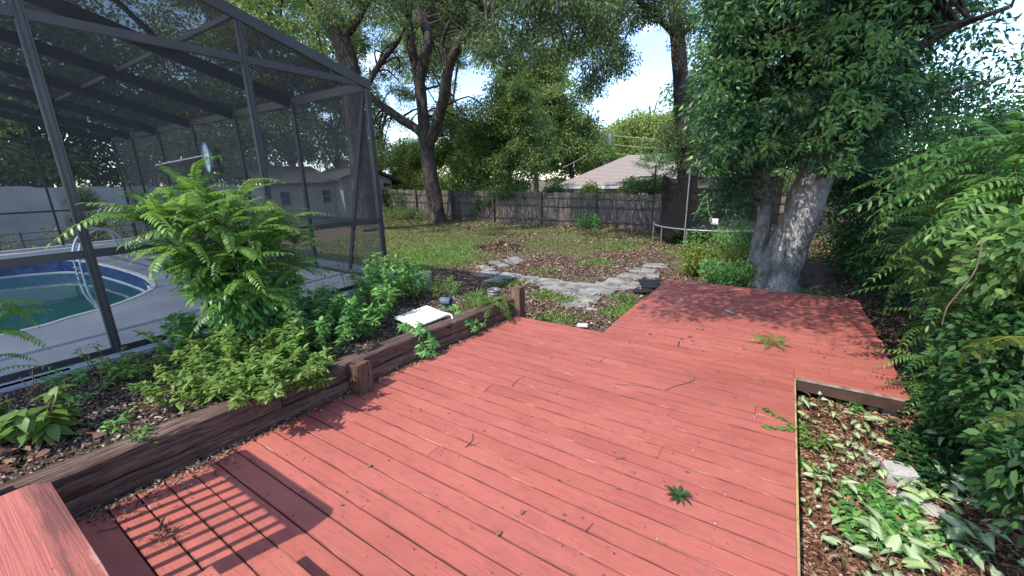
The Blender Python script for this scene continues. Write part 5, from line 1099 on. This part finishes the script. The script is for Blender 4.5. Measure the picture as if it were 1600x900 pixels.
rock('concrete_chunk', 1430, 738, .16, .05, .05, 'thin concrete fragment lying behind the broken block', 4, rot=-.9, cat='block')
rock('concrete_chunk', 1437, 785, .24, .15, .06, 'flat broken concrete piece below the broken block', 5, rot=-.3, cat='block')
rock('stone', 1373, 633, .13, .10, .09, 'small grey stone under the far platform edge', 6); rock('stone', 1393, 640, .15, .10, .09, 'grey stone beside the right end of the platform edge', 7)
rock('stone', 1322, 678, .10, .06, .03, 'small white stone chip above the mosaic stone', 8, MT['mosaic'])
m_ = rock('mosaic_stone', 1353, 706, .26, .20, .035, 'pale stepping stone inlaid with blue grey round pebbles', 9, MT['mosaic'], 'stepping stone', rot=-.4)
WL[m_] = m_.location.copy()
for k, (a, b) in enumerate(((-.05, -.04), (.0, -.05), (.03, .0), (-.02, .01), (-.06, .03), (.01, .05), (.06, -.03))):
    mb = MB(); mb.tube([m_.location+Vector((a, b, .020)), m_.location+Vector((a, b, .046))], [.021, .017], 10); mb.build('pebble', MT['bluegrey'], m_)
rock('mosaic_stone', 1415, 775, .24, .18, .03, 'second stepping stone with dark pebbles half covered by leaves', 10, MT['mosaic'], 'stepping stone', rot=.5)
# ------------------------------------------------------------------ path slabs
pth = thing('paver_path', 'crooked path of weathered grey concrete pavers half buried in leaf litter', 'path', (-3.5, 8.3, -.27))
def pav(px, py, w, d, rot, h=.014):
    v = atz(px, py, -.25)+Vector((U(-.03, .03), U(-.03, .03), 0)); mb = MB(); c, s = math.cos(rot), math.sin(rot); P = [(-w/2, -d/2), (w/2, -d/2), (w/2, d/2), (-w/2, d/2)]; P = [(v.x+a*c-b*s+U(-.02, .02), v.y+a*s+b*c+U(-.02, .02)) for a, b in P]
    mb.prism(P, -.32, -.232+U(-.004, .004), .008); o = mb.build('paver', MT['paver'], pth, origin=(v.x, v.y, -.25)); o.rotation_euler = (U(-.02, .02), U(-.02, .02), 0)
for k, (a, b) in enumerate(((760, 428), (792, 431), (822, 436), (855, 441), (885, 446), (915, 448), (945, 448), (968, 440), (990, 431), (1008, 423), (1026, 415))): pav(a, b, U(.48, .58), U(.42, .52), .05+U(-.1, .1)); pav(a+U(-14, 14), b+7, U(.35, .5), .4, U(-.15, .15)) if k % 2 else None
for a, b in ((885, 456), (915, 458), (940, 455), (900, 467), (918, 466), (900, 475), (965, 449), (985, 443)): pav(a, b, .5, .42, U(-.3, .5))
for a, b in ((760, 419), (778, 413), (795, 409), (808, 406)): pav(a, b, .75, .28, -.55)
def flat(name, px, py, w, d, rot, th, z, mat, label, cat, tilt=(0, 0)):
    v = atz(px, py, z); mb = MB(); mb.box((-w/2, -d/2, 0), (w/2, d/2, th), min(.006, th*.3)); m = Matrix.Translation((v.x, v.y, z)) @ Matrix.Rotation(rot, 4, 'Z') @ Matrix.Rotation(tilt[0], 4, 'X') @ Matrix.Rotation(tilt[1], 4, 'Y'); mb.V = [tuple(m @ Vector(p)) for p in mb.V]
    o = mb.build(name, mat, None, origin=(v.x, v.y, z)); return tag(o, label, cat)
flat('white_tile', 910, 509, .16, .13, .4, .02, -.24, MT['mosaic'], 'small white stone flake in the litter at the inner far edge of the deck', 'stone')
flat('white_tile', 925, 484, .2, .1, .1, .02, -.25, MT['paver'], 'pale stone piece in the litter between path and deck', 'stone')
flat('rubber_mat', 1016, 444, .42, .58, .45, .022, -.185, MT['black'], 'black rubber mat lying against the left edge of the far platform', 'mat', (.03, .05))
flat('rubber_mat', 1003, 455, .34, .2, .45, .02, -.215, MT['black'], 'smaller black mat strip under the larger one', 'mat')
flat('board_scrap', 1018, 454, .38, .07, -.1, .02, -.085, MT['deckside'], 'brown board scrap lying across the black mat', 'board')
flat('white_marble_tile', 659, 495, .42, .52, -.10, .02, .325, MT['marble'], 'white marbled tile lying on the end of the planting bed by the timber wall', 'tile', (.04, .10))
# downspout like bits near the tile
mb = MB(); c = Vector(rp(699, 480)); mb.tube([c+Vector((-.10, 0, .08)), c+Vector((.06, .02, .09))], [.055, .055], 10, False); o = mb.build('drain_pipe', MT['bluegrey'], None, origin=c); tag(o, 'short grey blue pipe end behind the white marble tile', 'pipe')
mb = MB(); P = spline([Vector((-3.62, 3.72, .31)), Vector((-3.40, 3.70, .32)), Vector((-3.345, 3.69, .25)), Vector((-3.335, 3.72, .05))], 4); mb.tube(P, .012, 6); o = mb.build('hanging_cord', MT['white'], None, origin=P[0]); tag(o, 'white cord hanging over the timber wall beside the marble tile', 'cord')
cc = Vector(rp(772, 456)); cc.z = .02
mb = MB()
for k in range(4): mb.tube([cc+Vector(((.09+.01*(k%2))*math.cos(a), (.09+.01*(k%2))*math.sin(a), .16+.024*k)) for a in np.linspace(0, 6.28, 18)], .014, 5, False)
o = mb.build('coiled_hose', MT['galv'], None, origin=cc); WL[o] = cc; tag(o, 'small coil of pale hose on a stand behind the far timber post', 'hose')
for k in range(3): a = k*2.1; mb = MB(); mb.tube([cc+Vector((.09*math.cos(a), .09*math.sin(a), .17)), cc+Vector((.11*math.cos(a), .11*math.sin(a), -.25))], .012, 5); mb.build('stand_leg', MT['white'], o)
# ------------------------------------------------------------------ brush pile
v = atz(780, 388, -.27); t = thing('brush_pile', 'pile of dead branches and reddish leaves in the middle of the yard', 'brush pile', tuple(v)); mb = MB()
for k in range(60):
    a = U(0, 3.14); p = Vector((v.x+U(-.5, .5), v.y+U(-.45, .45), -.25+U(0, .14))); d = Vector((math.cos(a), math.sin(a), U(-.15, .25)))*U(.15, .5); mb.tube([p-d, p+Vector((0, 0, .05)), p+d], [.012, .01, .004], 4, False)
o = mb.build('dead_branches', MT['twig'], t); o['kind'] = 'stuff'
n = 1500; a = rng.random(n)*6.28; r = np.sqrt(rng.random(n)); B = np.stack([v.x+r*np.cos(a)*.95, v.y+r*np.sin(a)*.6, -.27+.26*(1-r)**.8*rng.random(n)], 1); leafobj('leaf_heap', leaves(B, rdir(n), rdir(n, 1), .09, .05, .3, .2, False), MT['litter'], t)
mb = MB(); mb.tube([v+Vector((-.25, -.3, .05)), v+Vector((.12, .1, .42))], .018, 6); mb.build('pale_stick', MT['drybrown'], t)
# ------------------------------------------------------------------ stuff: litter, chips, grass
def scatter(name, n, xr, yr, fz, L, W, mat, keep=None, zj=.02, tilt=1.6, kind='stuff'):
    P = []
    while len(P) < n:
        x, y = U(*xr), U(*yr)
        if keep and not keep(x, y): continue
        P.append((x, y, fz(x, y)+U(0, zj)))
    B = np.array(P); D = rdir(n)*[1, 1, .25]; o = put(name, npmesh(name, *leaves(B, D, rdir(n, tilt), L*(.5+rng.random(n)), W*(.6+.8*rng.random(n)), .35, .15, False), mat)); o['kind'] = kind; return o
def nodeck(x, y):
    if -6.0 < x and y < 5.4 and x < .3: return False
    if -1.8 < x < 1.15 and y < YE: return False
    if x < -5.6 and y < 5.4: return False
    if x > .3 and y < 4.9: return False
    return True
def dirtmask(x, y):
    g_ = noise.fractal(Vector((x*.42, y*.42, 7)), 1, 2, 4)
    d = math.hypot((x+4.5)/3.6, (y-8.6)/3.4)
    return g_+1.1-d*.9
scatter('leaf_litter', 38000, (-8, 3.5), (4.9, 14.5), gz, .055, .032, MT['litter'], lambda x, y: nodeck(x, y) and (dirtmask(x, y) > U(-.1, .9) or x > 1.1), .025)
scatter('leaf_litter', 13000, (-19, 3), (13, 17.9), gz, .09, .055, MT['litter'], lambda x, y: noise.noise(Vector((x*.5, y*.5, 3)))+(.35 if y > 16.6 else 0) > U(-.2, .7), .03)
scatter('leaf_litter', 4000, (-14, -5.8), (5.4, 13.5), gz, .065, .04, MT['litter'], None, .03)
scatter('leaf_litter', 5000, (1.16, 1.9), (4.6, 9), gz, .05, .03, MT['litter'], None, .03)
scatter('bark_chips', 26000, (.31, 2.2), (1.2, 4.72), mz, .055, .016, MT['chips'], lambda x, y: x < 1.5 or random.random() < .4, .022)
scatter('bed_leaf_litter', 26000, (-5.6, -3.62), (-.6, 5.2), bedz, .042, .018, MT['bedlitter'], None, .02)
scatter('bed_leaf_litter', 3000, (-5.6, -3.4), (4.8, 6.4), bedz, .055, .03, MT['litter'], None, .02)
def grass(name, n, xr, yr, keep, L, W):
    P = []
    while len(P) < n:
        x, y = U(*xr), U(*yr)
        if keep(x, y): P.append((x, y, gz(x, y)-.005))
    B = np.array(P); D = rdir(n)*[.75, .75, .3]+[0, 0, .55]; o = put(name, npmesh(name, *leaves(B, D, rdir(n), L*(.5+.8*rng.random(n)), W, .1, .25, False), MT['grass'])); o['kind'] = 'stuff'
def gk(x, y):
    if not nodeck(x, y): return False
    return noise.fractal(Vector((x*.42, y*.42, 7)), 1, 2, 4)*-.9+.35*noise.noise(Vector((x*2.2, y*2.2, 1)))-(1.0-math.hypot((x+4.3)/3.8, (y-8.6)/3.6))*1.4 > U(-.35, .45)
grass('lawn_grass', 42000, (-15, .5), (5.6, 13), gk, .085, .013)
grass('lawn_grass', 30000, (-21, 3), (12.4, 17.9), gk, .10, .018)
for px, py, r, n in ((660, 395, 1.5, 3500), (700, 405, 1.2, 2500), (720, 385, 1.5, 2500), (640, 415, .8, 1500), (930, 410, .5, 500), (795, 442, .35, 500), (848, 425, .3, 250), (885, 470, .25, 300), (972, 468, .22, 300), (985, 486, .3, 600), (960, 490, .2, 250), (870, 500, .35, 350), (850, 462, .3, 300), (965, 385, .8, 900), (1060, 372, .7, 500), (1000, 478, .2, 300)):
    v = atz(px, py, -.26); B = np.array([[v.x+random.gauss(0, r*.5), v.y+random.gauss(0, r*.5), gz(v.x, v.y)] for _ in range(n)]); D = rdir(n)*[.8, .8, .3]+[0, 0, .6]
    o = put('grass_tuft', npmesh('grass_tuft', *leaves(B, D, rdir(n), .10*(.5+.7*rng.random(n)), .022, .1, .2, False), MT['weedlight'])); WL[o] = Vector((0, 0, 0)); o['kind'] = 'stuff'
# ------------------------------------------------------------------ odds and ends on the deck
t = thing('deck_weed', 'small dark spiky weed growing up between the deck boards', 'weed', tuple(atz(1060, 775, 0))); c = Vector(atz(1060, 775, .01)); n = 12
B = np.array([tuple(c+Vector((U(-.01, .01), U(-.01, .01), .0))) for _ in range(n)]); a = np.linspace(0, 6.28, n, endpoint=False); D = np.stack([np.cos(a), np.sin(a), .25+.5*rng.random(n)], 1)
V, Fq = leaves(B, D, np.tile([[0, 0, 1.]], (n, 1)), .095, .022, .25, .25); leafobj('leaves', (V, Fq), MT['vine'], t, False)
t = thing('deck_fern', 'bright green feathery frond lying on the far platform', 'fern', tuple(atz(1205, 530, .02))); c = Vector(atz(1205, 535, .03))
for k in range(7): a = k*.9; put('frond', FRS[k % 3], t, orient(c, (math.cos(a), math.sin(a), .35), s=1.0))
t = thing('edge_vine', 'thin vine with tiny leaves creeping onto the deck from its right edge', 'vine', tuple(atz(1235, 655, .01))); mb = MB(); B = []; 
for P in (((1240, 668), (1225, 655), (1205, 645), (1195, 638)), ((1240, 672), (1222, 670), (1205, 668), (1195, 666))):
    P = spline([atz(a, b, .015) for a, b in P], 5); mb.tube(P, .003, 4, False); B += [tuple(p) for p in P for _ in range(4)]
q = mb.build('stem', MT['greenstem'], t); q['kind'] = 'stuff'; B = np.array(B); n = len(B); leafobj('leaves', leaves(B, rdir(n)*[1, 1, .3], rdir(n, 2), .035, .018, .2, .1), MT['weedlight'], t)
def twig(P, r, label, z=.006, mat=None, cat='twig'):
    P = spline([atz(a, b, z) for a, b in P], 4); mb = MB(); mb.tube(P, lin([r, r*.5], len(P)), 6); o = mb.build('twig', mat or MT['twig'], None, origin=P[0]); return tag(o, label, cat)
twig([(1133, 484), (1142, 488), (1152, 491), (1160, 495)], .020, 'thick lichen covered stick on the shaded far platform', .018, MT['bark2'], 'stick')
twig([(1028, 463), (1040, 465)], .022, 'short bark piece on the shaded platform near its left edge', .02, MT['bark2'], 'bark')
twig([(1061, 466), (1070, 469)], .014, 'small bark piece right of the short one', .012, MT['bark2'], 'bark')
twig([(1088, 512), (1098, 515)], .014, 'pale bark flake in the sun below the shade line', .012, MT['drybrown'], 'bark')
twig([(1058, 541), (1061, 533)], .014, 'pale bark flake beside the crumpled dry leaves', .012, MT['drybrown'], 'bark')
twig([(1040, 610), (1055, 603), (1075, 598), (1085, 592), (1080, 584), (1070, 580)], .0035, 'long thin curved twig in the middle of the deck')
twig([(800, 604), (808, 594), (822, 588)], .003, 'short curved twig left of the long curved one')
twig([(727, 699), (738, 687), (738, 677)], .0035, 'small forked twig in the sunlit middle of the deck'); twig([(729, 697), (750, 692)], .0025, 'side branch of the forked twig lying on the deck')
twig([(914, 831), (927, 817)], .003, 'short straight twig near the bottom of the deck'); twig([(962, 718), (978, 714)], .003, 'short pale twig left of the spiky weed')
twig([(248, 830), (252, 815), (258, 806)], .005, 'small upright twig in the railing shadow'); twig([(215, 846), (225, 838)], .003, 'short dark twig in the shadow by the timber wall'); twig([(152, 831), (187, 823)], .0035, 'thin dark twig on the shaded boards beside the railing cap')
twig([(755, 613), (765, 604), (772, 599)], .0025, 'fine twig near the middle of the deck'); twig([(1290, 524), (1292, 536)], .003, 'fine twig on the right of the far platform')
twig([(936, 566), (948, 556)], .0025, 'fine dark twig in the upper middle of the deck'); twig([(960, 600), (1000, 603), (1035, 610)], .002, 'hair thin twig left of the long curved twig')
def dleaf(px, py, s, label, mat=None):
    v = atz(px, py, .004); n = 1; V, Fq = leaves(np.array([[0, 0, .003]]), rdir(1)*[1, 1, .15], np.array([[.1, .1, 1.]]), s, s*.55, .35, .1); o = put('fallen_leaf', npmesh('fallen_leaf', V, Fq, mat or MT['drybrown']), None, Matrix.Translation(v)); tag(o, label, 'leaf', 'dry leaves scattered on the deck')
for px, py, s in ((582, 726, .05), (783, 835, .05), (818, 797, .05), (878, 806, .04), (1091, 689, .035), (1069, 737, .04), (475, 766, .03), (700, 607, .03), (1074, 527, .07), (1068, 530, .06), (1080, 531, .06), (985, 535, .05), (990, 735, .05), (447, 685, .035), (530, 790, .03), (960, 762, .05), (655, 640, .03), (895, 650, .03), (1120, 580, .04), (1195, 597, .04), (1162, 583, .04), (1010, 560, .03), (860, 560, .03), (1150, 620, .03), (775, 838, .04), (1190, 455, .05), (1240, 478, .04), (1275, 495, .04), (1345, 535, .04), (1160, 545, .04)):
    dleaf(px, py, s, 'small curled dry leaf lying on the '+('far deck platform' if py < 560 else 'lower part of the salmon deck' if py > 700 else 'middle of the salmon deck'))
scatter('deck_crumbs', 420, (-3.2, .2), (.5, 4.7), lambda x, y: .003, .014, .010, MT['litter'], lambda x, y: x > leftx(y), .002)
scatter('deck_crumbs', 500, (-1.75, 1.1), (4.8, 8.1), lambda x, y: .003, .022, .013, MT['litter'], None, .002)
def wl(x, y): return x > fx(y)+.02 and x < fx(y)+.02+abs(random.gauss(0, .05))
scatter('wall_foot_litter', 1500, (-3.5, -2.9), (.2, 4.8), lambda x, y: .003, .035, .013, MT['litter'], wl, .012)
scatter('wall_foot_litter', 500, (-3.42, -2.95), (.3, 1.1), lambda x, y: .003, .035, .011, MT['bedlitter'], lambda x, y: random.random() < math.exp(-(x-fx(y))*9), .014)
n = 60; v = atz(258, 838, .004); B = np.array([[v.x+random.gauss(0, .035), v.y+random.gauss(0, .03), .006+U(0, .02)] for _ in range(n)]); o = put('dry_moss', npmesh('dry_moss', *leaves(B, rdir(n)*[1, 1, .4], rdir(n), .06, .006, .2, .3), MT['drybrown'])); o['label'] = 'little tangle of dry moss in the railing shadow'; o['category'] = 'moss'
